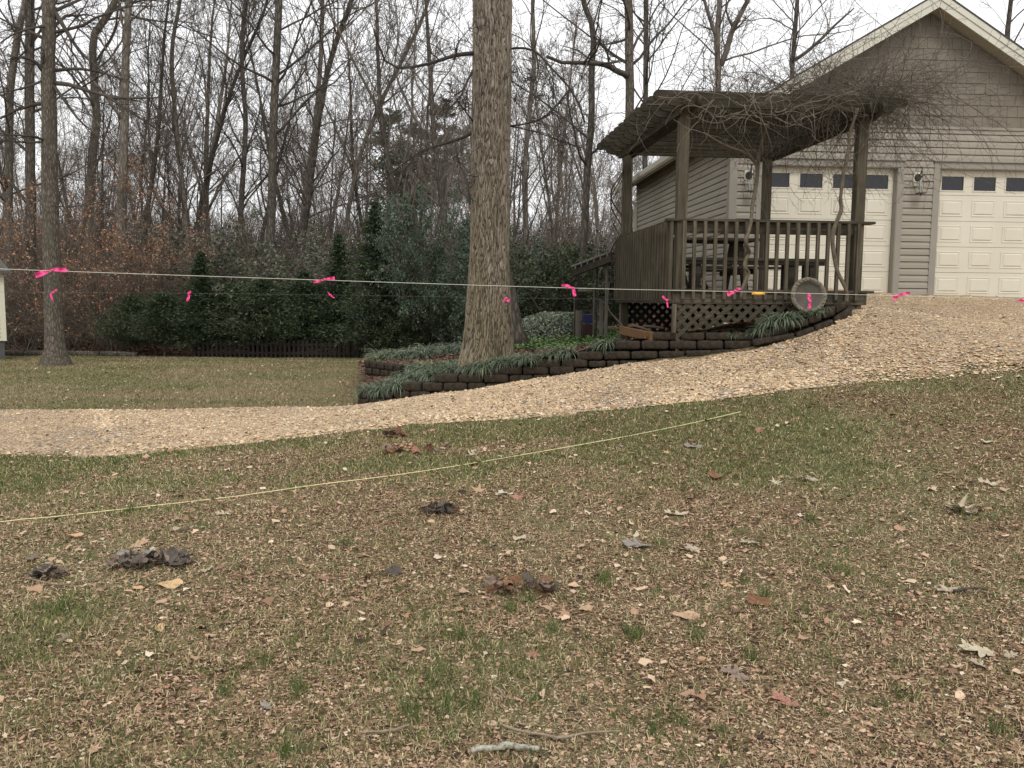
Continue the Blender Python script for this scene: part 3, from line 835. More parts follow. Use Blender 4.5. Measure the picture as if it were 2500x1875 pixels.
# lanterns
def lantern(x, z):
    pl = MB().bb((x - .075, -.045, z - .11), (x + .075, -.024, z + .13)).build("wall_lamp", CREAM, gar, .006)
    b = MB(); Mx = Matrix.Translation((x, -.045, z + .04)) @ Matrix.Rotation(math.pi / 2, 4, 'X')
    b.lathe([(.0, .03), (.05, .028), (.062, .012), (.065, 0)], 16, Mx)
    b.tube([(x, -.06, z + .04), (x, -.13, z + .10), (x, -.17, z + .17), (x, -.15, z + .21), (x, -.12, z + .19)], .009, 6, 14)
    b.tube([(x, -.17, z + .17), (x, -.17, z + .02)], .008, 6)
    c0 = [( -.035, -.035), (.035, -.035), (.035, .035), (-.035, .035)]; c1 = [(a * 2.7, q * 2.7) for a, q in c0]; c2 = [(a * 1.8, q * 1.8) for a, q in c0]
    for i in range(4):
        j = (i + 1) % 4
        A = [Vector((x + c0[i][0], -.17 + c0[i][1], z + .05)), Vector((x + c1[i][0], -.17 + c1[i][1], z - .06)), Vector((x + c2[i][0], -.17 + c2[i][1], z - .24))]
        Bq = [Vector((x + c0[j][0], -.17 + c0[j][1], z + .05)), Vector((x + c1[j][0], -.17 + c1[j][1], z - .06)), Vector((x + c2[j][0], -.17 + c2[j][1], z - .24))]
        for q in range(3): b.bar(A[q], Bq[q], .006, .006)
        b.bar(A[0], A[1], .006, .006); b.bar(A[1], A[2], .006, .006)
    b.bb((x - .064, -.234, z - .252), (x + .064, -.106, z - .242)); b.tube([(x, -.17, z - .25), (x, -.17, z - .30)], [.012, .002], 6)
    b.build("bracket", METAL_DK, pl)
    c = MB(); 
    for dx in (-.02, .02): c.tube([(x + dx, -.17, z - .24), (x + dx, -.17, z - .12)], .009, 6)
    c.build("bulb", simple("white_candle_sleeve", (.5, .49, .45, 1), .5, .02), pl)
    gm = bpy.data.materials.get("lamp_glass")
    if gm is None:
        g = Mat("lamp_glass", .05, .5); g.b.inputs['Transmission Weight'].default_value = 1.0; g.color((.9, .9, .88, 1)); gm = g.m
        g.b.inputs['Alpha'].default_value = .25
    q = MB()
    for i in range(4):
        j = (i + 1) % 4
        q.add([(x + c1[i][0], -.17 + c1[i][1], z - .06), (x + c1[j][0], -.17 + c1[j][1], z - .06), (x + c2[j][0], -.17 + c2[j][1], z - .24), (x + c2[i][0], -.17 + c2[i][1], z - .24)], [(0, 1, 2, 3)])
    q.build("glass", gm, pl)
lantern(3.33, 2.06); lantern(.30, 2.04)

# ------------------------------------------------------------------ pergola over a deck
DA = R_(5.6)
fl = P(1657, 735, 10.5)
DW = 2.30; DL = 2.95; PZ = 0.122
ded = empty("pergola_deck", (fl.x, fl.y, 0), DA, label="weathered wooden deck with railings under a vine covered pergola", cat="pergola")
DS, RB, RT, BB, BT = 1.64, 1.462, 2.49, 3.69, 3.88
fr = P(2084, 735, 10.5 + .22)
DW = (fr.xy - fl.xy).length
def dz(u_, v_):      # ground under the deck at local (u,v)
    w = fl.xy + Vector((math.cos(DA), math.sin(DA))) * u_ + Vector((-math.sin(DA), math.cos(DA))) * v_
    return Bzf(w.x, w.y)
for (a, b, tz) in ((0, 0, BT - .03), (DW, 0, BT - .03), (0, DL, BT - .03), (DW, DL, BT - .03)):
    MB().bb((a - PZ / 2, b - PZ / 2, (P(1657, 800, 10.5).z if (a, b) == (0, 0) else dz(a, b) - .15)), (a + PZ / 2, b + PZ / 2, tz)).build("post", W_D, ded, .006)
MB().bb((-.075, -.11, RB), (DW + .075, -.075, DS - .035)).build("rim_joist", W_X, ded, .004)
MB().bb((-.075, DL + .075, RB), (DW + .075, DL + .11, DS - .035)).build("rim_joist", W_X, ded, .004)
MB().bb((-.111, -.11, RB), (-.076, DL + .11, DS - .035)).build("rim_joist", W_Y, ded, .004)
MB().bb((DW + .076, -.11, RB), (DW + .111, DL + .11, DS - .035)).build("rim_joist", W_Y, ded, .004)
mb = MB(); y = -.14; rnd = random.Random(8)
while y < DL + .12:
    mb.bb((-.13, y, DS - .033), (DW + .19, y + .135, DS + rnd.uniform(-.003, .002))); y += .142
mb.build("deck_boards", W_X, ded, .004)
# railings
def rail_x(y, sgn):
    cap = MB(); cap.bb((-.19, y - .075, RT - .032), (DW + .19, y + .075, RT)); cap.build("handrail", W_X, ded, .004)
    r = MB(); r.bb((PZ / 2, y - .018, RT - .17), (DW - PZ / 2, y + .018, RT - .034)); r.build("rail", W_X, ded, .003)
rail_x(-.02, 1)
def rail_y(x):
    cap = MB(); cap.bb((x - .075, .057, RT - .034), (x + .075, DL + .15, RT - .002)); cap.build("handrail", W_Y, ded, .004)
    r = MB(); r.bb((x - .018, PZ / 2, RT - .17), (x + .018, DL - PZ / 2, RT - .036)); r.build("rail", W_Y, ded, .003)
rail_y(-.03)
def baluster(x, y, front):
    m_ = MB(); h = .019; z0, z1 = RB + .02, RT - .036
    m_.bb((x - h, y - h, z0 + .04), (x + h, y + h, z1))
    if front: vs = [(x - h, y - h, z0 + .04), (x + h, y - h, z0 + .04), (x + h, y + h, z0), (x - h, y + h, z0), (x + h, y + h, z0 + .04), (x - h, y + h, z0 + .04)]
    else: vs = [(x - h, y + h, z0 + .04), (x - h, y - h, z0 + .04), (x + h, y - h, z0), (x + h, y + h, z0), (x + h, y - h, z0 + .04), (x + h, y + h, z0 + .04)]
    m_.add(vs, [(0, 1, 2, 3), (0, 3, 5), (1, 4, 2), (2, 4, 5, 3)])
    return m_.build("baluster", W_D, ded)
nb = 18
for i in range(nb):
    baluster(-.02 + (DW - .0) * (i + .2) / (nb - .6), -.131, True)
nb = 24
for i in range(nb):
    baluster(-.132, -.06 + (DL + .10) * i / (nb - 1), False)
# doubled beams on the sides, with scalloped ends, and rafters
def scallop(L0, L1, h, end0=True, end1=True, r=.045):
    """side outline in (along, z) of a board from L0 to L1 with a scalloped lower corner at its ends"""
    top = [(L1, h), (L0, h)]
    left = []
    def end(sx, x):
        pts = []
        for k in range(9): a = math.pi * k / 8; pts.append((x + sx * (.055 - .055 * math.sin(a)), h - .065 + .060 * math.cos(a)))
        pts.append((x + sx * .105, h - .118)); pts.append((x + sx * .135, h - .110))
        for k in range(8): a = math.pi / 2 * k / 7; pts.append((x + sx * (.15 + .16 * (1 - math.cos(a))), (h - .125) - (h - .125) * math.sin(a)))
        return pts
    lo = end(1, L0); hi = end(-1, L1)[::-1]
    return lo + hi
for xc in (0.0, DW):
    for sg in (-1, 1):
        mb = MB(); pl = scallop(-.36, DL + .36, BT - BB)
        Mx = Matrix.Translation((xc + sg * (PZ / 2 + .022) - .019, 0, BB)) @ Matrix(((0, 0, 1, 0), (1, 0, 0, 0), (0, 1, 0, 0), (0, 0, 0, 1)))
        mb.prism(pl, .038, Mx); mb.build("beam", W_BEAM, ded, .003)
nr = 12
RH = .19
for i in range(nr):
    y = -.22 + (DL + .44) * i / (nr - 1)
    mb = MB(); pl = scallop(-.44, DW + .44, RH)
    Mx = Matrix.Translation((0, y + .019, BT - .115)) @ Matrix(((1, 0, 0, 0), (0, 0, -1, 0), (0, 1, 0, 0), (0, 0, 0, 1)))
    mb.prism(pl, .038, Mx); mb.build("rafter", W_ROOF, ded, .003)
# lattice
def lattice(w, z0, z1, name, mat, place, step=.138, sw=.050):
    mb = MB(); h = z1 - z0
    for layer, (sg, off) in enumerate(((1, 0.0), (-1, .008))):
        s = -h
        while s < w + h:
            # strip from (s,0) going at 45 degrees
            a = (s, 0); b = (s + h, h)
            q = sw * .7071
            poly = [(s - q, 0), (s + q, 0), (s + h + q, h), (s + h - q, h)]
            if sg < 0: poly = [(w - p[0], p[1]) for p in poly]
            poly = clip(poly, lambda p: p[0]); 
            if len(poly) > 2: poly = clip(poly, lambda p: w - p[0])
            if len(poly) > 2:
                n = len(poly)
                vs = [place(p[0], off, z0 + p[1]) for p in poly] + [place(p[0], off + .007, z0 + p[1]) for p in poly]
                mb.add(vs, [tuple(range(n)), tuple(range(2 * n - 1, n - 1, -1))] + [(i, n + i, n + (i + 1) % n, (i + 1) % n) for i in range(n)])
            s += step
    return mb.build(name, mat, ded)
lattice(DW + .1, .80, RB - .002, "lattice", W_X, lambda s, o, z: (s - .05, -.088 + o - .01, z))
lattice(DL + .1, .72, RB - .002, "lattice", W_DARK, lambda s, o, z: (DW - .02 + o, s - .05, z))
lattice(DW + .1, .72, RB - .002, "lattice", W_DARK, lambda s, o, z: (s - .05, DL + .06 + o, z))
mb = MB(); mb.bb((-.115, -.128, P(1645, 812, 10.4).z), (-.06, -.103, RB - .004)); mb.build("lattice_frame", W_D, ded, .003)

# seats on the deck
def dl(u_, v_, z): 
    w = fl.xy + Vector((math.cos(DA), math.sin(DA))) * u_ + Vector((-math.sin(DA), math.cos(DA))) * v_
    return (w.x, w.y, z)
t = empty("bench", dl(1.15, .75, DS), DA, label="long low dark wooden bench behind the front railing of the deck", cat="bench")
mb = MB(); mb.bb((-1.0, -.17, .38), (1.0, -.005, .42)); mb.bb((-1.0, .005, .38), (1.0, .17, .42)); mb.build("seat", W_X, t, .004)
mb = MB(); mb.bb((-.98, -.16, .33), (.98, -.125, .379)); mb.build("apron", W_DARK, t, .003)
for s in (-.72, .55, .84):
    MB().bb((s - .045, -.13, .0), (s + .045, -.09, .379)).build("leg", W_X, t, .004); MB().bb((s - .045, .09, .0), (s + .045, .13, .379)).build("leg", W_X, t, .004)
t = empty("picnic_table", dl(.86, 1.80, DS), DA, label="old wooden picnic table at the back of the deck", cat="picnic table")
mb = MB()
for k in range(5): mb.bb((-.72, -.36 + k * .145, .70), (.72, -.36 + k * .145 + .138, .738))
mb.build("table_top", W_X, t, .004)
for yy in (-.68, .56):
    mb = MB(); mb.bb((-.72, yy, .30), (.98 if yy < 0 else .72, yy + .2, .335)); mb.build("seat", W_X, t, .004)
for xx in (-.5, .5):
    mb = MB(); mb.bar((xx, -.42, 0), (xx, -.14, .70), .09, .04); mb.bar((xx, .42, 0), (xx, .14, .70), .09, .04); mb.bar((xx + .045, -.66, .28), (xx + .045, .74, .28), .038, .09); mb.build("leg", W_DARK, t, .003)
t = empty("folding_chair", dl(.42, .98, DS), DA + .4, label="dark folded chair with splayed legs behind the left end of the bench", cat="chair")
mb = MB(); BLK = simple("black_tubing", (.012, .012, .014, 1), .5, .2)
for xx in (-.16, .16):
    mb.bar((xx, -.2, 0), (xx * .9, .02, .40), .03, .03).bar((xx, .22, 0), (xx * .9, .0, .40), .03, .03)
mb.bar((-.16, -.2, .05), (.16, -.2, .05), .025, .025); mb.build("leg_frame", BLK, t)
mb = MB(); mb.box((0, .02, .40), (.34, .30, .03), rot=(.15, 0, 0)); mb.build("seat", BLK, t, .004)

# timber with roots under the open side
p = G(1555, 832, f=Bzf)
t = empty("timber_plank", (0, 0, 0), 0, label="raw orange brown plank lying under the open side of the deck", cat="plank")
a = P(1516, 806, 11.5); b = P(1592, 822, 10.55)
MB().bar(a, b, .05, .11).build("board", W_ORANGE, t, .006)
# ------------------------------------------------------------------ bird bath basin leaning on the deck
cc = P(1973, 722, 10.28)
t = empty("birdbath_basin", cc, 0, label="round grey concrete bird bath basin leaning against the deck lattice", cat="bird bath")
t.rotation_euler = (R_(80), 0, R_(4))
CONC = simple("mossy_concrete", (.19, .17, .13, 1), .95, .45, 22, .1, .7)
CONC2 = simple("basin_inside_concrete", (.105, .092, .078, 1), .95, .22, 9, .1, .4)
mb = MB(); mb.lathe([(.165, .012), (.172, .03), (.185, .040), (.20, .042), (.214, .036), (.22, .02), (.215, .0), (.19, -.03), (.12, -.055), (0.0, -.06)], 48)
mb.build("rim", CONC, t, smooth=True)
mb = MB(); mb.lathe([(.17, .02), (.15, -.004), (.10, -.018), (.0, -.022)], 40); mb.build("basin", CONC2, t, smooth=True)
mb = MB()
for i in range(26):
    a = 2 * math.pi * i / 26
    mb.box((.196 * math.cos(a), .196 * math.sin(a), .043), (.040, .016, .016), rot=(0, 0, a + .8))
mb.build("leaf_relief", CONC, t, .004)

# ------------------------------------------------------------------ retaining walls
BLOCKM = Mat("dark_mossy_block", .95, .1)
v_ = BLOCKM.coords((1, 1, 1), 'Object')
nn = BLOCKM.noise(v_, 14, 7, .7)
c_ = BLOCKM.ramp(nn, [(.3, (.018, .015, .012, 1)), (.55, (.05, .042, .032, 1)), (.8, (.12, .10, .075, 1))])
c_ = BLOCKM.mix(BLOCKM.ramp(BLOCKM.noise(v_, 1.1, 2), [(.5, (0, 0, 0, 1)), (.7, (.4, .4, .4, 1))]), c_, (.040, .026, .015, 1))
BLOCKM.color(c_); BLOCKM.bump(nn, .9, .012); BLOCKM = BLOCKM.m
def rough_block(c000, c100, c001, c101, depthv, rr, parent, name="block", mat=None):
    nx, nyy, nz_ = 9, 4, 5
    pts = []; idx = {}
    fs = []
    def vert(i, j, k):
        key = (i, j, k)
        if key not in idx: idx[key] = len(pts); pts.append((2 * i / nx - 1, 2 * j / nyy - 1, 2 * k / nz_ - 1))
        return idx[key]
    for i in range(nx):
        for k in range(nz_):
            fs.append((vert(i, 0, k), vert(i + 1, 0, k), vert(i + 1, 0, k + 1), vert(i, 0, k + 1))); fs.append((vert(i, nyy, k + 1), vert(i + 1, nyy, k + 1), vert(i + 1, nyy, k), vert(i, nyy, k)))
    for i in range(nx):
        for j in range(nyy):
            fs.append((vert(i, j, nz_), vert(i + 1, j, nz_), vert(i + 1, j + 1, nz_), vert(i, j + 1, nz_))); fs.append((vert(i, j + 1, 0), vert(i + 1, j + 1, 0), vert(i + 1, j, 0), vert(i, j, 0)))
    for j in range(nyy):
        for k in range(nz_):
            fs.append((vert(0, j, k + 1), vert(0, j + 1, k + 1), vert(0, j + 1, k), vert(0, j, k))); fs.append((vert(nx, j, k), vert(nx, j + 1, k), vert(nx, j + 1, k + 1), vert(nx, j, k + 1)))
    q = np.array(pts); r = np.array([.16, .30, .42])
    inner = np.clip(q, -1 + r, 1 - r); d = (q - inner) / r
    ln = np.linalg.norm(d, axis=1, keepdims=True); d = np.where(ln > 1, d / np.maximum(ln, 1e-6), d)
    q = inner + d * r
    q[:, 1] -= .10 * (1 - q[:, 0] ** 2) * (q[:, 1] < 0)
    q = (q + 1) / 2
    c0, c1, c2, c3 = [np.array(tuple(c)) for c in (c000, c100, c001, c101)]; dv = np.array(tuple(depthv))
    a, b, c = q[:, 0:1], q[:, 1:2], q[:, 2:3]
    W = (c0 * (1 - a) + c1 * a) * (1 - c) + (c2 * (1 - a) + c3 * a) * c + dv * b
    W += rr.normal(0, .0028, W.shape)
    ctr = W.mean(axis=0); W -= ctr
    me = np_mesh(name, W, [np.array(fs)])
    o = link_mesh(name, me, mat or BLOCKM, parent); o.location = tuple(ctr); return o
pxs = np.array([q[0] for q in WALLB]); dps = np.array([q[2] for q in WALLB])
def wd(px): return float(np.interp(px, pxs, dps))
rb = np.random.RandomState(12)
wall1 = empty("retaining_wall", (0, 0, 0), 0, label="stepped dry stacked wall of dark concrete blocks along the gravel drive", cat="retaining wall")
def course(edges, yt, yb, back=0.0, par=None, dfun=wd, gap=1.2):
    par = par or wall1
    for i in range(len(edges) - 1):
        a, b = edges[i] + gap, edges[i + 1] - gap
        f = lambda y, x: y if np.isscalar(y) else float(np.interp(x, [edges[0], edges[-1]], y))
        da, db = dfun(a) + back, dfun(b) + back
        j = rb.uniform(-.012, .012)
        rough_block(P(a, f(yb, a) + .6, da + j), P(b, f(yb, b) + .6, db + j), P(a, f(yt, a) + .6, da + j), P(b, f(yt, b) + .6, db + j), (0.03, .24, 0), rb, par)
course([871, 898, 942, 990], 973, 992)
course([871, 923, 960, 1000, 1050], 955, 974, .02)
course([977, 1029, 1081, 1141, 1182], 934, 956, .04)
course([1141, 1186, 1245], 936, 952, .03)
course([1058, 1117, 1179, 1242], 913, 935, .06)
course([1242, 1300, 1345, 1400], [916, 914], [936, 930], .05)
course([1152, 1213, 1275, 1340, 1403], 894, 915, .08)
course([1403, 1442], 899, 914, .07)
course([1305, 1369, 1436], 876, 898, .10)
course([1436, 1480, 1512, 1560, 1610], 881, 897, .08)
course([1407, 1473, 1540, 1607, 1674, 1750], [858, 856], [880, 872], .13)
course([1501, 1565, 1634, 1702, 1768, 1838], 831, 853, .16)
course([1592, 1659, 1722, 1787, 1852], 811, 831, .19)
course([1674, 1740, 1800, 1845], [856, 852], [872, 862], .1)
for (x0, x1, t0, t1, b0, b1) in [(1852, 1922, 810, 792, 828, 814), (1918, 1977, 787, 775, 810, 795), (1975, 2008, 774, 763, 792, 784), (2006, 2042, 758, 745, 780, 770), (2040, 2068, 747, 732, 767, 754)]:
    course([x0, x1], [t0, t1], [b0, b1], .10)
for (x0, x1, t0, t1, b0, b1) in [(1840, 1942, 828, 812, 846, 826), (1942, 1990, 812, 796, 828, 812), (1990, 2037, 794, 778, 812, 795), (2036, 2084, 776, 744, 796, 770)]:
    course([x0, x1], [t0, t1], [b0, b1], .02)
wall2 = empty("retaining_wall", (0, 0, 0), 0, label="short curved run of stacked blocks at the far left end of the planting bed", cat="retaining wall")
d2 = lambda px: float(np.interp(px, [888, 965], [13.1, 12.75]))
course([889, 901, 918, 938, 960, 978], [880, 892], [897, 908], .02, wall2, d2, .5)
course([889, 908, 927, 949, 975], [896, 908], [914, 924], 0, wall2, d2, .5)

# ------------------------------------------------------------------ bare trees
def grow(rs_, Pp, Rr, nch, tmin, Lf, ang, N, up, wig, rfr, rmin, tmax=1.0, flat=0.0):
    """children of every polyline in Pp (B,K,3) with radii Rr (B,K). Lf: length factor (of parent's length)"""
    B, K, _ = Pp.shape
    par = np.repeat(np.arange(B), nch); C = len(par)
    t = rs_.uniform(tmin, tmax, C); f = t * (K - 1); i = np.clip(f.astype(int), 0, K - 2); fr = (f - i)[:, None]
    p0 = Pp[par, i] * (1 - fr) + Pp[par, i + 1] * fr
    r0 = Rr[par, i] * (1 - fr[:, 0]) + Rr[par, i + 1] * fr[:, 0]
    Tn = Pp[par, i + 1] - Pp[par, i]; Tn /= np.linalg.norm(Tn, axis=1, keepdims=True) + 1e-9
    plen = np.linalg.norm(np.diff(Pp, axis=1), axis=2).sum(axis=1)[par]
    ref = rs_.normal(0, 1, (C, 3)); U = np.cross(Tn, ref); U /= np.linalg.norm(U, axis=1, keepdims=True) + 1e-9
    a = (ang * rs_.uniform(.7, 1.25, C))[:, None]
    d = np.cos(a) * Tn + np.sin(a) * U
    d[:, 2] += up * .5; d[:, 2] *= (1 - flat)
    d /= np.linalg.norm(d, axis=1, keepdims=True)
    L = plen * Lf * (1.15 - .65 * t) * rs_.uniform(.6, 1.25, C)
    out = np.empty((C, N, 3)); out[:, 0] = p0
    st = (L / (N - 1))[:, None]
    for k in range(1, N):
        d = d + rs_.normal(0, wig, (C, 3)); d[:, 2] += up * .35
        d /= np.linalg.norm(d, axis=1, keepdims=True)
        out[:, k] = out[:, k - 1] + d * st
    rb_ = np.maximum(r0 * rfr * rs_.uniform(.75, 1.1, C), rmin * 1.5)
    rad = rb_[:, None] * np.linspace(1, .22, N)[None]
    return out, np.maximum(rad, rmin)

def trunk_poly(pts, rads, n=26):
    p = resample(pts, n)
    r = np.interp(np.linspace(0, 1, n), np.linspace(0, 1, len(rads)), rads)
    return p[None], r[None]

def build_tree(name, pts, rads, seed, loc=(0, 0, 0), crown0=.3, n1=18, L1=.38, ang1=.95, up1=.12, twig=.0035, bark=BARK_DARK, limbs=(), sides=12, levels=4, dens=1.0, label=None, cat="tree", group=None, tmat=None, flare=0, leaves=0, n2=6, extra=None, forks=0):
    rs_ = np.random.RandomState(seed)
    tp_, tr_ = trunk_poly(pts, rads, 30)
    if flare:
        h = tp_[0, :, 2] - tp_[0, 0, 2]; tr_ = tr_ * (1 + flare * np.exp(-np.maximum(h, 0) / .22))[None]
        tp_, tr_ = tp_, tr_
    wob = rs_.normal(0, .010, tp_.shape) * tr_.mean() * 6; wob[:, :2] = 0
    tp_ = tp_ + wob
    root = empty(name, loc, 0, label=label, cat=cat, group=group)
    V, F = tubes([(tp_, tr_, sides)])
    link_mesh("trunk", np_mesh("trunk", V, F, smooth=True), bark, root)
    batches = []
    FK = grow(rs_, tp_, tr_, forks, .25, .62, .42, 16, .12, .07, .6, .01, tmax=.6) if forks else None
    A = grow(rs_, tp_, tr_, n1, crown0, L1, ang1, 10, up1, .13, .34, .006)
    if FK is not None:
        A2 = grow(rs_, FK[0], FK[1], 9, .25, .42, .65, 10, .1, .13, .42, .006); A = (np.concatenate([A[0], A2[0]]), np.concatenate([A[1], A2[1]])); batches.append((FK[0], FK[1], 7))
    tops = grow(rs_, tp_[:, -8:], tr_[:, -8:], 5, .3, .9, .5, 8, .1, .1, .6, .008)
    lims = [A]
    for lp, lr in limbs:
        p = resample(lp, 10); r = np.interp(np.linspace(0, 1, 10), np.linspace(0, 1, len(lr)), lr)
        lims.append((p[None], r[None]))
    P1 = np.concatenate([q[0] for q in lims]); R1 = np.concatenate([q[1] for q in lims])
    P1b, R1b = tops
    B_ = grow(rs_, P1, R1, max(1, int(n2 * dens)), .15, .5, .75, 7, .05, .16, .55, twig * 1.6)
    Bt = grow(rs_, P1b, R1b, 4, .2, .5, .7, 7, .05, .16, .55, twig * 1.6)
    P2 = np.concatenate([B_[0], Bt[0]]); R2 = np.concatenate([B_[1], Bt[1]])
    C_ = grow(rs_, P2, R2, max(1, int(5 * dens)), .12, .48, .7, 5, .05, .18, .6, twig * 1.15)
    batches += [(P1, R1, 6), (P1b, R1b, 5), (P2, R2, 4), (C_[0], C_[1], 3)]
    if levels >= 4:
        D_ = grow(rs_, C_[0], C_[1], max(1, int(3 * dens)), .2, .6, .6, 4, .06, .2, .7, twig)
        batches.append((D_[0], D_[1], 3))
    V, F = tubes(batches)
    crown = link_mesh("crown", np_mesh("crown", V, F), tmat or (TWIG if bark is not BARK_GREY else TWIG_G), root)
    if extra is not None: extra(root, P2, C_)
    return root

def copy_tree(o, parent=None):
    c = o.copy(); COL.objects.link(c); c.parent = parent
    for ch in list(o.children): copy_tree(ch, c)
    return c

def tree_px(name, pxpath, d, wpx, seed, top=14.0, zbase=None, **k):
    """trunk through photo pixels at distance d, then on up to height `top`"""
    pts = [P(a, b, d) for a, b in pxpath]
    x0, y0 = pts[0].x, pts[0].y
    gz = Tz(x0, y0) - .05 if zbase is None else zbase
    if pts[0].z > gz + .3:
        dd = (pts[0] - pts[1]); s = (pts[0].z - gz) / max(.1, abs(dd.z)); 
        pts = [Vector((pts[0].x + dd.x * min(s, 1) * .3, pts[0].y, gz))] + pts
    else: pts[0].z = gz
    dd = (pts[-1] - pts[-2]).normalized()
    while pts[-1].z < top - 1.5: 
        pts.append(pts[-1] + Vector((dd.x * .7, 0, 1)).normalized() * 2.2)
    base = pts[0].copy()
    m2 = d / FPX
    zs = [p.z for p in pts]; ztop = P(1250, 0, d).z
    rads = []
    for p in pts:
        f = (p.z - zs[0]) / max(.1, ztop - zs[0])
        w = wpx[0] + (wpx[1] - wpx[0]) * min(f, 1.0)
        if f > 1: w = wpx[1] * max(.15, 1 - (f - 1) * (ztop - zs[0]) / max(1, zs[-1] - ztop) * .85)
        rads.append(w * m2 / 2)
    # resampled evenly along the length, so interpolate radii by arc length
    arc = np.concatenate([[0], np.cumsum([(pts[i + 1] - pts[i]).length for i in range(len(pts) - 1)])]); rr = np.interp(np.linspace(0, arc[-1], 12), arc, rads)
    rel = [tuple(p - base) for p in pts]
    lm = []
    for (lp, r0, r1) in k.pop('limb_px', []):
        lm.append(([tuple(P(*q) - base) for q in lp], [r0, (r0 + r1) * .55, r1]))
    return build_tree(name, rel, list(rr), seed, base, limbs=lm, **k)

# ---- the big trunk in the planting bed
def big_trunk():
    d = 12.0; base = P(1190, 892, d); base.z = Bzf(base.x, base.y) - .12
    H = 9.0; NZ, NA = 1100, 420
    zz = np.linspace(0, H, NZ)
    pyl = np.array([892, 850, 800, 700, 600, 450, 300, 150, 0, -120])
    lft = np.array([1117, 1127, 1133, 1141, 1147, 1149, 1151, 1153, 1152, 1152]); rgt = np.array([1258, 1254, 1250, 1245, 1244, 1245, 1247, 1249, 1250, 1250])
    zc = np.array([P(1190, q, d).z for q in pyl]); xl = np.array([P(a, q, d).x for a, q in zip(lft, pyl)]); xr = np.array([P(a, q, d).x for a, q in zip(rgt, pyl)])
    zw = zz + base.z
    L = np.interp(zw, zc, xl); Rr = np.interp(zw, zc, xr)
    r = (Rr - L) / 2; cx = (Rr + L) / 2
    r = r * np.where(zw > zc[-1], 1 - (zw - zc[-1]) * .05, 1) * .985
    th = np.arange(NA) * 2 * np.pi / NA
    TH, ZZ = np.meshgrid(th, zz)
    NC = 72
    wu = fbm(np.cos(TH) * 3 + 5, ZZ * 2.2 + np.sin(TH) * 3, 80, 3) * 1.6 + fbm(np.cos(TH) * 9 + 5, ZZ * 9 + np.sin(TH) * 9, 88, 3) * .75
    uu_ = TH / (2 * np.pi) * NC + wu; vv_ = ZZ / .20 + fbm(np.cos(TH) * 6, ZZ * 4 + np.sin(TH) * 6, 81, 3) * 1.2
    iu, iv = np.floor(uu_).astype(int), np.floor(vv_).astype(int); F1_ = np.full(TH.shape, 9.); F2_ = np.full(TH.shape, 9.); ID = np.zeros(TH.shape)
    rt = np.random.RandomState(5).rand(NC, 256, 3)
    for du in (-1, 0, 1):
        for dv_ in (-1, 0, 1):
            cu, cv = iu + du, iv + dv_; q = rt[cu % NC, cv % 256]
            dd = (cu + q[..., 0] - uu_) ** 2 + ((cv + q[..., 1] - vv_)) ** 2 * .55; dd = np.sqrt(dd)
            nw = dd < F1_; F2_ = np.where(nw, F1_, np.minimum(F2_, dd)); ID = np.where(nw, q[..., 2], ID); F1_ = np.where(nw, dd, F1_)
    ridge = np.clip((F2_ - F1_ - .04) / .30, 0, 1) ** .7 * (.55 + .45 * ID)
    fine_ = fbm(np.cos(TH) * 40, ZZ * 30 + np.sin(TH) * 40, 83, 2)
    butt = np.exp(-ZZ / .30) * .17 * (np.cos(3 * TH + .6) * .6 + np.cos(5 * TH + 2) * .4)
    RR = r[:, None] + ridge * .019 - .014 + fine_ * .003 + butt * .5 + fbm(np.cos(TH) * 1.5, ZZ * .8 + np.sin(TH) * 1.5, 84, 2) * .012
    # two old knots
    for (kt, kz, ks, ka) in ((-1.62, P(1195, 415, d).z - base.z, .09, .02), (-2.35, P(1168, 610, d).z - base.z, .07, .025), (-2.2, P(1160, 85, d).z - base.z, .12, .03)):
        dth = np.angle(np.exp(1j * (TH - kt))) * .28; q = (dth ** 2 + (ZZ - kz) ** 2) / ks ** 2
        RR += ka * np.exp(-q) - ka * 1.9 * np.exp(-q * 5)
    Xv = cx[:, None] + RR * np.cos(TH) - base.x; Yv = RR * np.sin(TH)
    V = np.stack([Xv, Yv, ZZ], -1).reshape(-1, 3)
    ii = np.arange(NZ * NA).reshape(NZ, NA); j = np.roll(ii, -1, axis=1)
    F = np.stack([ii[:-1], j[:-1], j[1:], ii[1:]], -1).reshape(-1, 4)
    t1 = np.array([.052, .042, .033]); t2 = np.array([.235, .20, .155]); t3 = np.array([.38, .335, .275])
    k = np.clip(ridge * 1.25 + fine_ * .35, 0, 1)[..., None]
    col = t1 * (1 - k) + t2 * k
    hl = np.clip(fbm(np.cos(TH) * 14, ZZ * 9 + np.sin(TH) * 14, 85, 3) * 1.6 - .1, 0, 1)[..., None] * k
    col = col * (1 - hl) + t3 * hl
    ms = np.clip(1.1 - ZZ / 2.6 + fbm(np.cos(TH) * 3, ZZ * 2 + np.sin(TH) * 3, 86, 3) * .7, 0, 1)[..., None] * .45
    col = col * (1 - ms) + np.array([.17, .145, .075]) * k * ms + np.array([.05, .04, .022]) * (1 - k) * ms
    root = empty("oak_tree", base, 0, label="massive furrowed oak trunk rising out of the planting bed at the centre", cat="tree")
    bm_ = Mat("oak_bark_surface", .95, .1); cc_ = bm_.attr(); nn_ = bm_.noise(bm_.coords((40, 40, 9)), 1.5, 6, .7)
    bm_.color(bm_.mix(.35, cc_, bm_.mix(1.0, cc_, bm_.ramp(nn_, [(.3, (.35, .35, .35, 1)), (.7, (1.7, 1.65, 1.6, 1))]), 'MULTIPLY'))); bm_.bump(nn_, .5, .008)
    link_mesh("trunk", np_mesh("trunk", V, [F], col.reshape(-1, 3), smooth=True), bm_.m, root)
    rs_ = np.random.RandomState(77)
    lim = []
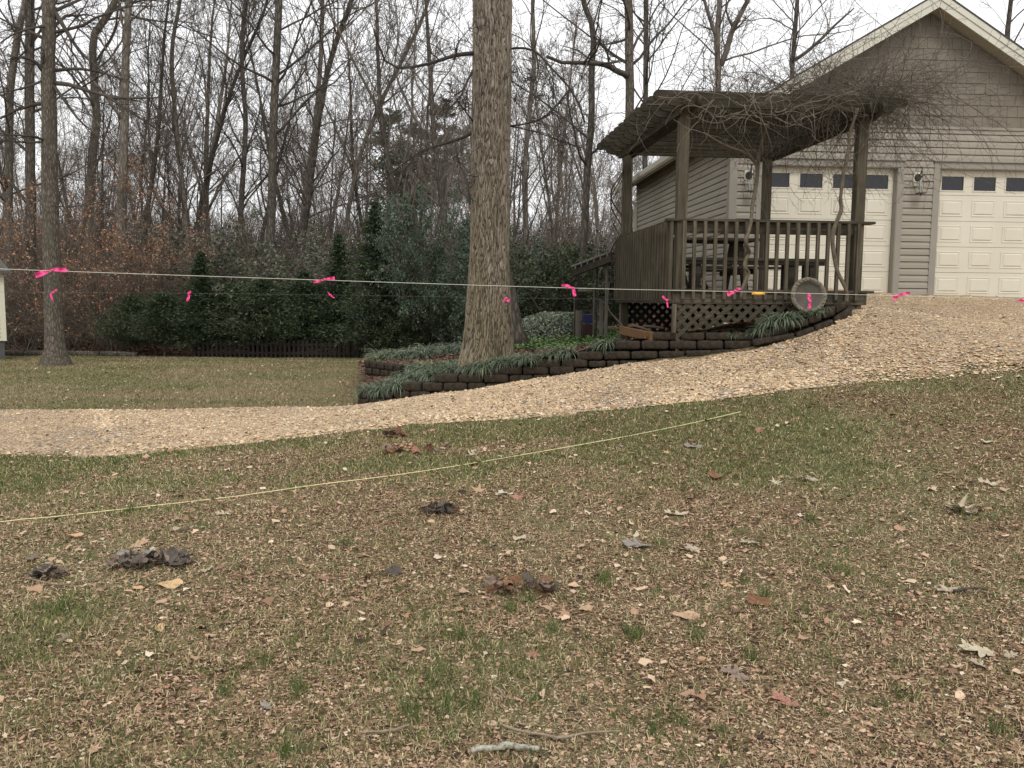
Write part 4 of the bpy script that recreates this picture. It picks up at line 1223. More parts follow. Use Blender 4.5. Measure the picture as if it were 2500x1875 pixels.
    def lb(pp, r0, r1):
        p = resample([P(*q) - base for q in pp], 12); lim.append((p[None], np.linspace(r0 * .62, r1 * .7, 12)[None]))
    lb([(1160, 130, 12), (1125, 133, 11.6), (1095, 140, 11.3), (1065, 150, 11.1), (1020, 162, 11), (975, 166, 10.9), (950, 155, 10.8), (935, 140, 10.8), (912, 70, 10.6)], .05, .014)
    lb([(1160, 322, 12), (1120, 340, 12), (1080, 352, 12.1), (1030, 368, 12.2), (985, 400, 12.3), (940, 430, 12.5)], .035, .008)
    lb([(1110, 345, 12), (1122, 400, 11.8), (1140, 440, 11.7), (1148, 500, 11.7)], .02, .008)
    lb([(1158, 165, 12), (1140, 200, 11.8), (1125, 235, 11.6), (1100, 262, 11.5), (1060, 300, 11.4)], .03, .007)
    lb([(1158, 300, 12), (1135, 270, 11.6), (1112, 235, 11.4), (1100, 215, 11.3)], .022, .006)
    lb([(1240, 120, 12), (1275, 117, 11.8), (1310, 128, 11.6), (1345, 165, 11.4), (1392, 216, 11.3), (1415, 260, 11.3), (1428, 300, 11.3)], .028, .018)
    lb([(1240, 308, 12), (1285, 302, 12), (1330, 285, 12), (1365, 250, 12), (1392, 216, 12)], .018, .022)
    lb([(1245, 308, 12), (1300, 320, 12.3), (1360, 340, 12.6), (1420, 360, 13), (1480, 380, 13.3)], .016, .005)
    lb([(1240, 118, 12), (1262, 160, 11.8), (1285, 200, 11.7), (1310, 245, 11.6)], .014, .004)
    # crown above the picture
    th_ = np.linspace(0, 6.28, 9)[:-1]
    for q, a in enumerate(th_):
        z0 = 6.4 + q * .3
        p = resample([(cx[-1] - base.x, 0, z0), (math.cos(a) * 1.6, math.sin(a) * 1.6, z0 + .9), (math.cos(a) * 3.4, math.sin(a) * 3.4, z0 + 1.6), (math.cos(a) * 5, math.sin(a) * 5, z0 + 1.4)], 12); lim.append((p[None], np.linspace(.09, .02, 12)[None]))
    P1 = np.concatenate([q[0] for q in lim]); R1 = np.concatenate([q[1] for q in lim])
    B_ = grow(rs_, P1, R1, 9, .2, .42, .8, 8, -.02, .22, .5, .0035)
    C_ = grow(rs_, B_[0], B_[1], 5, .15, .5, .7, 6, -.01, .25, .6, .0026)
    D_ = grow(rs_, C_[0], C_[1], 3, .2, .55, .7, 4, 0, .25, .7, .002)
    V, F = tubes([(P1, R1, 8), (B_[0], B_[1], 5), (C_[0], C_[1], 4), (D_[0], D_[1], 3)])
    link_mesh("crown", np_mesh("crown", V, F), simple("dark_twig_bark", (.05, .042, .035, 1), .95, .3, 3), root)
big_trunk()

GRP = "bare trees in the wood"
# ---- trees one can tell apart
tree_px("oak_tree", [(136, 895), (133, 820), (129, 700), (124, 560), (121, 395), (119, 226), (119, 0)], 19, (44, 29), 11, top=13, crown0=.42, n1=14, L1=.26, ang1=1.25, up1=-.02, bark=BARK_NEAR, flare=.9, sides=20,
        twig=.003, label="tall straight oak standing alone on the lawn at the left", n2=7, tmat=TWIG_D,
        limb_px=[([(135, 203, 19), (170, 207, 18.5), (215, 222, 18.2), (262, 234, 18), (290, 240, 18), (400, 238, 17.8)], .055, .012),
                 ([(262, 234, 18), (300, 262, 18), (345, 290, 18), (420, 340, 18)], .03, .008),
                 ([(135, 172, 19), (190, 168, 18.8), (250, 178, 18.6), (320, 200, 18.2)], .04, .008),
                 ([(128, 205, 19), (165, 255, 18.6), (200, 300, 18.3), (262, 345, 18)], .04, .008),
                 ([(135, 30, 19), (165, 80, 19), (200, 130, 18.8), (270, 190, 18.6)], .05, .01),
                 ([(115, 190, 19), (90, 155, 18.8), (60, 140, 18.6), (20, 145, 18.4)], .05, .012),
                 ([(118, 190, 19), (85, 205, 18.8), (45, 218, 18.6), (0, 225, 18.4)], .035, .01),
                 ([(115, 345, 19), (80, 333, 18.6), (40, 330, 18.4), (-30, 322, 18.2)], .035, .008),
                 ([(115, 345, 19), (70, 348, 18.8), (20, 345, 18.6), (-30, 350, 18.4)], .03, .008),
                 ([(128, 500, 19), (160, 505, 18.6), (210, 500, 18.2), (280, 490, 18)], .02, .005),
                 ([(118, 65, 19), (80, 68, 18.6), (30, 85, 18.4), (-20, 120, 18.2)], .03, .008)])
# buttress flare is part of the same trunk
H = [
 ("bare_tree", [(76, 600), (74, 400), (72, 217), (73, 0)], 30, (24, 20), 21, dict(bark=BARK_DARK, label="dark straight trunk just left of the lone oak, farther back"), 17),
 ("bare_tree", [(20, 600), (22, 400), (26, 217), (45, 80), (62, 0)], 32, (24, 14), 22, dict(bark=BARK_GREY, label="leaning pale trunk at the far left edge of the wood"), 17),
 ("bare_tree", [(215, 620), (218, 500), (224, 400), (236, 290), (231, 217), (229, 92), (262, 40), (290, -20)], 34, (26, 15), 23, dict(bark=BARK_GREY, label="kinked grey tree with a bulge in its trunk, right of the lone oak"), 18),
 ("bare_tree", [(294, 640), (297, 500), (301, 400), (305, 241), (308, 135), (314, 0)], 31, (28, 15), 24, dict(bark=BARK_GREY, n1=26, crown0=.3, label="thick pale trunk forking high up above the rusty beech leaves"), 18),
 ("bare_tree", [(661, 620), (664, 500), (668, 300), (674, 150), (681, 0)], 29, (24, 17), 25, dict(bark=BARK_DARK, n1=14, crown0=.45, label="straight dark trunk left of the leaning tree, midway across the wood"), 17),
 ("bare_tree", [(738, 600), (752, 500), (763, 407), (790, 217), (822, 100), (858, 0)], 34, (17, 12), 26, dict(bark=BARK_DARK, n1=26, crown0=.25, ang1=.6, label="slender tree leaning to the right beside the straight dark trunk"), 18),
 ("bare_tree", [(735, 620), (745, 480), (770, 300), (782, 150), (788, 0)], 38, (15, 10), 27, dict(bark=BARK_GREY, n1=24, crown0=.25, label="thin pale tree crossing behind the right leaning tree"), 18),
 ("bare_tree", [(1424, 690), (1426, 579), (1435, 398), (1444, 289), (1444, 181), (1449, 80), (1425, 0)], 22, (21, 13), 28, dict(bark=BARK_DARK, crown0=.35, label="dark forked tree between the big oak and the pergola"), 14),
 ("bare_tree", [(1530, 680), (1532, 500), (1537, 270), (1537, 190), (1537, 95), (1534, 0)], 20, (23, 20), 29, dict(bark=BARK_NEAR, crown0=.5, label="stout bare tree above the left end of the pergola with a long limb", 
      limb_px=[([(1533, 184, 20), (1505, 173, 19), (1485, 160, 18.5), (1450, 154, 18), (1400, 153, 17.5), (1362, 151, 17.2), (1335, 138, 17)], .07, .03),
               ([(1533, 155, 20), (1500, 135, 20), (1470, 110, 20), (1450, 85, 20)], .04, .015), ([(1530, 95, 20), (1500, 105, 20), (1460, 110, 20)], .03, .01)]), 14),
 ("bare_tree", [(1572, 680), (1574, 500), (1576, 237), (1577, 100), (1578, 0)], 28, (13, 12), 30, dict(bark=BARK_DARK, crown0=.4, label="slim bare tree just right of the stout one above the pergola"), 15),
 ("bare_tree", [(1752, 640), (1754, 400), (1754, 218), (1751, 95), (1757, 0)], 27, (17, 13), 31, dict(bark=BARK_GREY, crown0=.45, label="twin stemmed pale tree rising behind the middle of the pergola",
      limb_px=[([(1760, 160, 27), (1775, 120, 27), (1786, 79, 27), (1805, 40, 27), (1832, -10, 27)], .09, .06), ([(1751, 95, 27), (1738, 60, 27), (1722, 10, 27), (1718, -20, 27)], .06, .04)]), 17),
 ("bare_tree", [(1930, 640), (1932, 400), (1934, 183), (1940, 90), (1947, 0)], 28, (13, 10), 32, dict(bark=BARK_DARK, crown0=.4, n1=16, label="bare tree above the right end of the pergola beside the gable",
      limb_px=[([(1935, 150, 28), (1965, 130, 28), (2000, 100, 28), (2040, 60, 28), (2085, 20, 28)], .06, .02)]), 17),
 ("bare_tree", [(2465, 640), (2462, 300), (2460, 100), (2468, 0)], 28, (15, 10), 33, dict(bark=BARK_DARK, crown0=.35, n1=22, label="bare tree seen over the right slope of the garage roof"), 16),
 ("bare_tree", [(1285, 640), (1282, 420), (1290, 300), (1303, 160), (1300, 0)], 33, (15, 9), 34, dict(bark=BARK_GREY, crown0=.2, n1=26, ang1=.6, label="many branched young tree just right of the big oak trunk"), 15),
 ("bare_tree", [(585, 620), (590, 480), (600, 300), (590, 150), (600, 0)], 36, (16, 9), 35, dict(bark=BARK_DARK, crown0=.2, n1=28, ang1=.55, label="upright branching tree left of the straight dark trunk"), 17),
 ("bare_tree", [(460, 640), (452, 520), (440, 400), (425, 250), (420, 120), (440, 0)], 35, (16, 8), 36, dict(bark=BARK_GREY, crown0=.2, n1=28, ang1=.6, label="slender grey tree between the thick pale trunk and the dark one"), 16),
 ("bare_tree", [(480, 640), (486, 520), (520, 380), (555, 250), (600, 130), (640, 40)], 37, (12, 7), 37, dict(bark=BARK_DARK, crown0=.2, n1=24, ang1=.5, label="thin dark tree leaning strongly right in the middle of the wood"), 16),
 ("bare_tree", [(845, 640), (850, 520), (880, 380), (930, 250), (990, 130), (1040, 20)], 32, (13, 8), 38, dict(bark=BARK_GREY, crown0=.15, n1=30, ang1=.5, label="arching pale tree spreading right towards the big oak"), 14),
 ("bare_tree", [(1262, 843), (1252, 760), (1228, 650), (1210, 500), (1205, 300), (1200, 100), (1200, 0)], 15.5, (36, 26), 39, dict(bark=BARK_DARK, flare=1.1, crown0=.6, n1=8, sides=16, label="dark trunk hidden close behind the big oak, roots flaring right", zbase=.55), 12),
]
for nm, pth, d, w, seed, kw, top in H:
    kw.setdefault('n1', 18); kw.setdefault('tmat', TWIG_D if kw.get('bark') is not BARK_GREY else TWIG); tree_px(nm, pth, d, w, seed, top=top, **kw)

# ---- the rest of the wood: a few kinds, copied
protos = []
rp = random.Random(3)
for i in range(9):
    hgt = [17, 15, 19, 12, 14, 18, 9, 11, 16][i]; lean = rp.uniform(-2.6, 2.6)
    pts = [(0, 0, -.3), (lean * .15 + rp.uniform(-.2, .2), 0, hgt * .25), (lean * .4 + rp.uniform(-.3, .3), .2, hgt * .5), (lean * .8, rp.uniform(-.5, .5), hgt * .78), (lean * 1.1, 0, hgt)]
    r0 = hgt * .0068 * rp.uniform(.75, 1.3)
    protos.append(build_tree("bare_tree", pts, [r0 * 1.15, r0, r0 * .8, r0 * .5, r0 * .15], 100 + i, crown0=[.3, .2, .45, .15, .25, .35, .1, .12, .4][i], n1=[24, 26, 18, 26, 26, 22, 24, 26, 18][i], L1=[.3, .34, .28, .4, .34, .3, .42, .4, .3][i],
                             ang1=[.8, .6, 1.0, .65, .55, .8, .7, .6, .9][i], up1=.14, forks=[2, 3, 0, 3, 2, 3, 2, 3, 2][i], twig=.0042, bark=[BARK_DARK, BARK_GREY][i % 2], sides=7, levels=4, dens=.8))
spots = []
def far_enough(x, y, lst, m): return all((x - a) ** 2 + (y - b) ** 2 > m * m for a, b in lst)
tries = 0
while len(spots) < 146 and tries < 20000:
    tries += 1
    d = 27 + 62 * rp.random() ** 1.1; px = rp.uniform(-350, 2000)
    if len(spots) > 48: d = rp.uniform(31, 70)
    x = (px - 1250) / FPX * d
    if px > 1500 and d < 34: continue
    if px > 1750 and rp.random() < .5: continue
    if d < 31 and rp.random() < .5: continue
    if far_enough(x, d, spots, 1.5): spots.append((x, d))
for i, (x, y) in enumerate(spots):
    k = rp.choice(range(9)) if y > 38 else rp.choice([3, 6, 7, 1, 4, 8, 0])
    if i > 48: k = rp.choice([3, 6, 7, 7, 4])
    o = protos[k] if i == k and False else copy_tree(protos[k])
    o.location = (x, y, Tz(x, y)); s = rp.uniform(.8, 1.15) if i <= 48 else rp.uniform(.55, .95)
    o.scale = (s, s, s * rp.uniform(.9, 1.1)); o.rotation_euler = (rp.uniform(-.03, .03), rp.uniform(-.04, .04), rp.uniform(0, 6.28))
    if y < 45: lab, gr = "slender bare tree among others at the near side of the wood", "bare trees at the edge of the wood"
    elif y < 65: lab, gr = "bare leafless tree standing in the middle depth of the wood", "bare trees in the middle of the wood"
    else: lab, gr = "distant bare tree at the back of the wood", "bare trees at the back of the wood"
    props(o, lab, "tree", gr)
for p_ in protos:                     # the kinds themselves stand in the wood too
    x = rp.uniform(-22, 8); y = rp.uniform(66, 80); p_.location = (x, y, Tz(x, y)); props(p_, "distant bare tree at the back of the wood", "tree", "bare trees at the back of the wood")

# ---- undergrowth: leafless bushes, rusty beech saplings
def bush_mesh(seed, h, w, n0, leaves, lcols, twig=.0035, lsize=.035, ndir=.7):
    rs_ = np.random.RandomState(seed)
    st = np.zeros((n0, 9, 3)); a = rs_.uniform(0, 6.28, n0)
    d = np.stack([np.cos(a) * ndir, np.sin(a) * ndir, np.full(n0, 1.0)], -1) * rs_.uniform(.6, 1.1, (n0, 1)); 
    st[:, 0] = np.stack([np.cos(a) * .12 * w, np.sin(a) * .12 * w, np.full(n0, -.1)], -1)
    for k in range(1, 9):
        d = d + rs_.normal(0, .12, d.shape); st[:, k] = st[:, k - 1] + d * h / 9
    rr = np.linspace(.016, .004, 9)[None].repeat(n0, 0)
    A = grow(rs_, st, rr, 9, .15, .45, .8, 6, .04, .16, .55, twig)
    B_ = grow(rs_, A[0], A[1], 6, .1, .5, .7, 5, .02, .2, .65, twig)
    V, F = tubes([(st, rr, 5), (A[0], A[1], 4), (B_[0], B_[1], 3)])
    stem = np_mesh("stems", V, F)
    lv = None
    if leaves:
        b = B_[0]; i = rs_.randint(0, len(b), leaves); k = rs_.randint(1, 5, leaves)
        p = b[i, k] + rs_.normal(0, .03, (leaves, 3))
        lv = leaf_cards(rs_, p, lsize, lcols)
    return stem, lv
def leaf_cards(rs_, p, size, cols, droop=.3):
    n = len(p)
    u_ = rs_.normal(0, 1, (n, 3)); u_ /= np.linalg.norm(u_, axis=1, keepdims=True)
    w_ = np.cross(u_, rs_.normal(0, 1, (n, 3))); w_ /= np.linalg.norm(w_, axis=1, keepdims=True) + 1e-9
    s = size * rs_.uniform(.6, 1.3, (n, 1))
    nn_ = np.cross(u_, w_)
    V = np.stack([p - u_ * s, p + w_ * s * .42 + nn_ * s * .15, p + u_ * s, p - w_ * s * .42 + nn_ * s * .15], 1).reshape(-1, 3)
    F = np.arange(n * 4).reshape(n, 4)
    c = np.array(cols)[rs_.randint(0, len(cols), n)] * rs_.uniform(.7, 1.25, (n, 1))
    return np_mesh("leaves", V, [F], np.repeat(c, 4, axis=0))
BEECH = [(.36, .17, .09), (.44, .24, .14), (.28, .15, .09), (.42, .28, .18)]
DULL = [(.16, .11, .075), (.22, .16, .11), (.11, .08, .055)]
UND = [bush_mesh(200, 2.6, 1.5, 14, 0, DULL), bush_mesh(201, 3.4, 1.6, 12, 700, DULL, lsize=.03), bush_mesh(202, 2.0, 1.5, 16, 0, DULL), bush_mesh(203, 4.2, 1.5, 9, 3000, BEECH, lsize=.036, ndir=.55), bush_mesh(204, 3.4, 1.5, 8, 1700, BEECH, lsize=.034)]
def put_bush(kind, x, y, s, label, group, z=None):
    root = empty("beech_sapling" if kind > 2 else "bare_shrub", (x, y, Tz(x, y) if z is None else z), rp.uniform(0, 6.28), label=label, cat="sapling" if kind > 2 else "shrub", group=group)
    root.scale = (s, s, s)
    link_mesh("stems", UND[kind][0], TWIG, root)
    if UND[kind][1] is not None: link_mesh("leaves", UND[kind][1], LEAFM, root)
    return root
us = []
t_ = 0
while len(us) < 150 and t_ < 9000:
    t_ += 1
    d = 27.5 + 28 * rp.random() ** 1.3; px = rp.uniform(-250, 1800) if rp.random() < .6 else rp.uniform(-250, 700)
    x = (px - 1250) / FPX * d
    if px > 1480 and d < 33: continue
    if far_enough(x, d, us, .9): us.append((x, d))
for (x, y) in us:
    put_bush(rp.choice([0, 0, 1, 2]), x, y, rp.uniform(.8, 1.35), "leafless tangled shrub in the undergrowth of the wood", "leafless shrubs under the trees")
for (px, d, s, k) in [(215, 28, 1.25, 3), (300, 28, 1.2, 3), (270, 27, .95, 4), (360, 31, 1.05, 3), (240, 32, 1.3, 3), (160, 30, 1.0, 4), (400, 33, 1.1, 3), (60, 28, .95, 4), (20, 31, 1.1, 3), (320, 28, .6, 4), (480, 34, 1.1, 4), (100, 33, 1.2, 3)]:
    x = (px - 1250) / FPX * d
    put_bush(k, x, d, s, "beech sapling still holding rusty dead leaves behind the lone oak", "rusty leaved beech saplings")

# ---- evergreens
def conifer_mesh(seed, h, r, n, cols, pw=.85, droop=.25, size=.06, bare=.06):
    rs_ = np.random.RandomState(seed)
    nb_ = n // 60
    hb = bare * h + (h - bare * h) * rs_.rand(nb_) ** 1.15
    fr = 1 - (hb - bare * h) / (h * (1 - bare)); R = r * fr ** pw * rs_.uniform(.45, 1.25, nb_)
    a = rs_.uniform(0, 6.28, nb_)
    bp_ = np.zeros((nb_, 5, 3))
    for k in range(5):
        t = k / 4; bp_[:, k] = np.stack([np.cos(a) * R * t, np.sin(a) * R * t, hb + R * (.35 * t - droop * t * t)], -1)
    br = np.linspace(.018, .004, 5)[None].repeat(nb_, 0)
    tk = np.zeros((1, 8, 3)); tk[0, :, 2] = np.linspace(-.2, h * .97, 8)
    V0, F0 = tubes([(tk, np.linspace(.07, .01, 8)[None] * h / 3, 7), (bp_, br, 3)])
    i = rs_.randint(0, nb_, n); t = rs_.uniform(.12, 1.05, n) ** .7
    p = np.stack([np.cos(a[i]) * R[i] * t, np.sin(a[i]) * R[i] * t, hb[i] + R[i] * (.35 * t - droop * t * t)], -1)
    p += rs_.normal(0, 1, (n, 3)) * (np.array([.10, .10, .045]) * (.35 + R[i] / r)[:, None]) * r * 1.1
    # sprays point outward
    d = np.stack([np.cos(a[i]), np.sin(a[i]), np.full(n, .25)], -1) + rs_.normal(0, .55, (n, 3)); d /= np.linalg.norm(d, axis=1, keepdims=True)
    w_ = np.cross(d, rs_.normal(0, 1, (n, 3))); w_ /= np.linalg.norm(w_, axis=1, keepdims=True)
    s = size * rs_.uniform(.6, 1.4, (n, 1))
    V = np.stack([p - d * s * .6, p + w_ * s * .22, p + d * s, p - w_ * s * .22], 1).reshape(-1, 3)
    c = np.array(cols)[rs_.randint(0, len(cols), n)] * rs_.uniform(.6, 1.3, (n, 1))
    return np_mesh("trunk", V0, F0), np_mesh("foliage", V, [np.arange(n * 4).reshape(n, 4)], np.repeat(c, 4, axis=0))
CED = [(.035, .058, .026), (.05, .08, .034), (.075, .105, .045), (.028, .045, .022)]
CONS = [conifer_mesh(300, 3.0, 1.5, 17000, CED, .8, .1, .065, .13), conifer_mesh(301, 4.2, 1.1, 17000, CED, 1.0, .2, .065, .08), conifer_mesh(302, 2.3, 1.65, 15000, CED, .7, .0, .06, .16)]
def put_con(k, px, pyb, d, h, label, w=1.0):
    x = (px - 1250) / FPX * d; z = Tz(x, d)
    o = empty("cedar", (x, d, z), rp.uniform(0, 6.28), label=label, cat="evergreen tree", group="dark evergreens along the fence")
    s = h / [3.0, 4.2, 2.3][k]; o.scale = (s * w, s * w, s)
    link_mesh("trunk", CONS[k][0], BARK_DARK, o); link_mesh("foliage", CONS[k][1], FOLM, o)
put_con(1, 918, 868, 24.6, 4.45, "tallest pointed dark evergreen, left of the big oak", 1.1)
put_con(1, 828, 868, 26, 3.7, "second pointed dark evergreen, just left of the tallest one", 1.15)
put_con(0, 745, 868, 26, 2.6, "broad dark evergreen left of the two pointed ones", 1.1)
put_con(2, 645, 868, 25.5, 2.3, "low spreading dark evergreen above the picket fence", 1.05)
put_con(1, 495, 868, 25.5, 3.1, "narrow dark evergreen with a bare trunk foot at the lawn edge", 1.35)
put_con(2, 560, 868, 26, 2.2, "low wide dark evergreen between the narrow one and the fence", 1.0)
put_con(2, 400, 866, 25.5, 1.9, "low dark evergreen second from the left end of the row", 1.0)
put_con(2, 325, 866, 26.5, 1.8, "leftmost low dark evergreen of the row", 1.0)
put_con(0, 990, 866, 26.5, 2.7, "bushy dark evergreen between the tallest one and the big oak", 1.1)
put_con(0, 1075, 862, 25.5, 2.4, "dark evergreen hidden close to the left side of the big oak", 1.1)
put_con(0, 1345, 800, 23.5, 2.4, "dark evergreen beyond the mound between big oak and lean-to", 1.1)
put_con(2, 1290, 810, 22, 1.9, "low dark evergreen against the right side of the big oak", 1.0)
put_con(2, 1420, 800, 24.5, 2.3, "dark evergreen behind the left post of the lean-to", 1.0)
# broadleaf evergreens
def holly_mesh(seed, h, r, n, cols, size=.05):
    rs_ = np.random.RandomState(seed)
    n0 = 12; st = np.zeros((n0, 7, 3)); a = rs_.uniform(0, 6.28, n0); d = np.stack([np.cos(a) * .5 * r / h * 2, np.sin(a) * .5 * r / h * 2, np.ones(n0)], -1)
    for k in range(1, 7): d = d + rs_.normal(0, .12, d.shape); st[:, k] = st[:, k - 1] + d * h / 7.2
    rr = np.linspace(.035, .01, 7)[None].repeat(n0, 0)
    A = grow(rs_, st, rr, 12, .15, .42, .9, 6, .0, .15, .5, .005); B_ = grow(rs_, A[0], A[1], 6, .2, .55, .8, 5, 0, .2, .6, .004)
    V0, F0 = tubes([(st, rr, 5), (A[0], A[1], 4), (B_[0], B_[1], 3)])
    b = B_[0]; i = rs_.randint(0, len(b), n); k = rs_.randint(1, 5, n)
    p = b[i, k] + rs_.normal(0, .07, (n, 3)); p = p[p[:, 2] > .05]
    lf = leaf_cards(rs_, p, size, cols); lf.name = "foliage"
    return np_mesh("stems", V0, F0), lf
HOL = [(.065, .095, .06), (.085, .125, .075), (.12, .155, .105), (.045, .07, .042)]
OLV = [(.11, .13, .08), (.14, .155, .10), (.08, .10, .055), (.17, .175, .125)]
HM = [holly_mesh(310, 4.2, 1.7, 30000, HOL), holly_mesh(311, 3.2, 1.7, 6500, OLV), holly_mesh(312, 2.6, 1.6, 16000, [(.05, .07, .032), (.075, .095, .042), (.035, .05, .025)])]
def put_hol(k, px, d, h, label, w=1.0):
    x = (px - 1250) / FPX * d; z = Tz(x, d)
    o = empty("evergreen_shrub", (x, d, z), rp.uniform(0, 6.28), label=label, cat="shrub", group="broad leaved evergreens before the wood")
    s = h / [4.2, 3.2, 2.6][k]; o.scale = (s * w, s * w, s)
    link_mesh("stems", HM[k][0], TWIG, o); link_mesh("foliage", HM[k][1], FOLM, o)
put_hol(0, 1045, 24.5, 4.1, "tall bluish green holly beside the left of the big oak", .68)
put_hol(1, 620, 28.5, 3.7, "loose greyish evergreen shrub behind the narrow cedar", 1.2)
put_hol(1, 720, 29, 3.8, "loose greyish evergreen shrub below the leaning tree", 1.2)
put_hol(0, 1265, 22.5, 2.9, "dark glossy evergreen shrub right behind the big oak", 1.0)
put_hol(2, 1370, 21.5, 2.3, "dark green shrub filling the gap before the lean-to", 1.1)
put_hol(2, 1450, 26, 2.6, "green shrub seen through the open lean-to", 1.1)
put_hol(2, 960, 24.5, 1.7, "low yellowish green shrub below the tall holly", 1.2)
# far pines
PN = [(.10, .125, .08), (.13, .15, .10), (.08, .10, .065)]
pm = conifer_mesh(320, 12, 2.3, 5200, PN, .5, .1, .17, .5)
for (px, d, h, lb_) in [(950, 58, 13, "left one of three distant pines above the holly"), (1010, 62, 12.5, "middle one of three distant pines above the holly"), (1085, 60, 14, "right one of three distant pines, beside the big oak")]:
    x = (px - 1250) / FPX * d
    o = empty("pine_tree", (x, d, Tz(x, d)), rp.uniform(0, 6), label=lb_, cat="pine tree", group="distant pines"); o.scale = (h / 12,) * 3
    link_mesh("trunk", pm[0], BARK_DARK, o); link_mesh("foliage", pm[1], FOLM, o)

# far-off mass of the wood floor brush that nobody could count
rs_ = np.random.RandomState(9); n = 44000
xx = rs_.uniform(-75, 50, n); yy = rs_.uniform(46, 105, n); zb = T(xx, yy)
hgt_ = rs_.uniform(.8, 6.5, n); pt = np.zeros((n, 3, 3)); tl = rs_.normal(0, .22, (n, 2))
for k in range(3): pt[:, k] = np.stack([xx + tl[:, 0] * hgt_ * k / 2, yy + tl[:, 1] * hgt_ * k / 2, zb + hgt_ * k / 2], -1)
V, F = tubes([(pt, rs_.uniform(.012, .03, n)[:, None] * np.array([1, .7, .3])[None], 3)])
props(link_mesh("distant_brush", np_mesh("distant_brush", V, F), simple("brush_stems", (.085, .068, .056, 1), .95, .3, .2)), kind="stuff", label="dense brown brush deep in the wood")
n = 60000; xx = rs_.uniform(-22, 8, n); yy = rs_.uniform(26.5, 44, n); V1, F1, C1 = leaf_bits(xx, yy, T(xx, yy), rs_.uniform(.04, .09, n), np.array([(.16, .09, .06), (.22, .14, .10), (.11, .07, .05)])[rs_.randint(0, 3, n)], .6, 5, .6)
props(link_mesh("forest_litter", np_mesh("forest_litter", V1, [F1], C1), LEAFM), kind="stuff", label="brown fallen leaves on the floor of the wood")

# ------------------------------------------------------------------ picket fence, edging, shed, lean-to
FENCE = simple("dark_stained_picket", (.028, .023, .019, 1), .9, .3, 6)
fa0 = ((470 - 1250) / FPX * 25.2, 25.2); fb0 = ((1500 - 1250) / FPX * 25.0, 25.0)
L = math.hypot(fb0[0] - fa0[0], fb0[1] - fa0[1]); an = math.atan2(fb0[1] - fa0[1], fb0[0] - fa0[0])
fz = min(Tz(*fa0), Tz(0, 27.4))
t = empty("picket_fence", (fa0[0], fa0[1], fz), an, label="low dark picket fence running along the foot of the evergreens", cat="fence")
mb = MB(); x = 0; rr = random.Random(2)
while x < L:
    w = .07; h = .55 + rr.uniform(-.02, .02)
    mb.prism([(x, -.1), (x + w, -.1), (x + w, h - .05), (x + w / 2, h), (x, h - .05)], .018, Matrix(((1, 0, 0, 0), (0, 0, 1, -.03), (0, 1, 0, 0), (0, 0, 0, 1)))); x += .135
o = mb.build("pickets", FENCE, t)
mb = MB(); mb.bb((0, -.008, .12), (L, .03, .19)); mb.bb((0, -.008, .38), (L, .03, .45)); mb.build("rail", FENCE, t)
x = 0
while x < L:
    MB().bb((x, .032, -.2), (x + .09, .12, .6)).build("post", FENCE, t); x += 2.3
# logs edging the lawn at the left
t = empty("log_edging", (0, 0, 0), 0, label="dark low log edging between the far lawn and the wood", cat="edging")
for k in range(5):
    a = P(-120 + k * 92, 862 + k * .6, 25.0); b = P(-120 + k * 92 + 86, 863 + k * .6, 25.0)
    a.z = Tz(a.x, a.y) + .06; b.z = Tz(b.x, b.y) + .05
    mb = MB(); mb.tube([a, (a + b) / 2 + Vector((0, 0, .01)), b], .10, 9); mb.build("log", BARK_DARK, t, smooth=True)
# yellow shed cut by the left edge
sd = 22.0; sx = P(14, 830, sd); 
t = empty("shed", (sx.x, sx.y, Tz(sx.x, sx.y)), .66, label="pale yellow sided shed with grey shingle roof cut off by the left edge", cat="shed")
YEL = simple("pale_yellow_siding", (.60, .57, .40, 1), .6, .05, 3)
zt = P(14, 668, sd).z - t.location.z; zb_ = P(14, 832, sd).z - t.location.z
mb = MB(); mb.bb((-2.4, .02, zb_), (-.02, 3, zt)); mb.build("wall", YEL, t)
mb = MB(); z = zb_
while z < zt - .02:
    mb.add([(-2.4, -.015, z), (-.04, -.015, z), (-.04, .005, z + .10), (-2.4, .005, z + .10), (-2.4, .02, z), (-.04, .02, z)], [(0, 1, 2, 3), (4, 5, 1, 0)]); z += .105
mb.build("siding", YEL, t)
MB().bb((-.10, -.025, zb_), (.02, .05, zt)).build("corner_trim", simple("white_trim", (.68, .66, .52, 1), .6, .04), t)
MB().bb((-2.3, .03, -.1), (-.03, 2.9, zb_)).build("foundation", simple("grey_block", (.10, .10, .10, 1), .9, .2), t)
zr = P(14, 612, sd).z - t.location.z
mb = MB(); mb.add([(-2.6, -.22, zt - .01), (.16, -.22, zt - .01), (-.12, .9, zr + .02), (-2.6, .9, zr + .02), (-2.6, -.22, zt + .06), (.16, -.22, zt + .06), (-.12, .9, zr + .10), (-2.6, .9, zr + .10), (.16, 3.2, zt), (.16, 3.2, zt + .06), (-.12, 2, zr + .02), (-.12, 2, zr + .1), (-2.6, 3.2, zt), (-2.6, 3.2, zt + .06), (-2.6, 2, zr + .02), (-2.6, 2, zr + .1)],
    [(0, 1, 5, 4), (4, 5, 6, 7), (0, 3, 2, 1), (1, 8, 9, 5), (5, 9, 11, 6), (6, 11, 15, 7), (9, 13, 15, 11), (8, 12, 13, 9)])
mb.build("roof", simple("weathered_shingle", (.11, .105, .095, 1), .95, .3, 14, .1, .5), t)
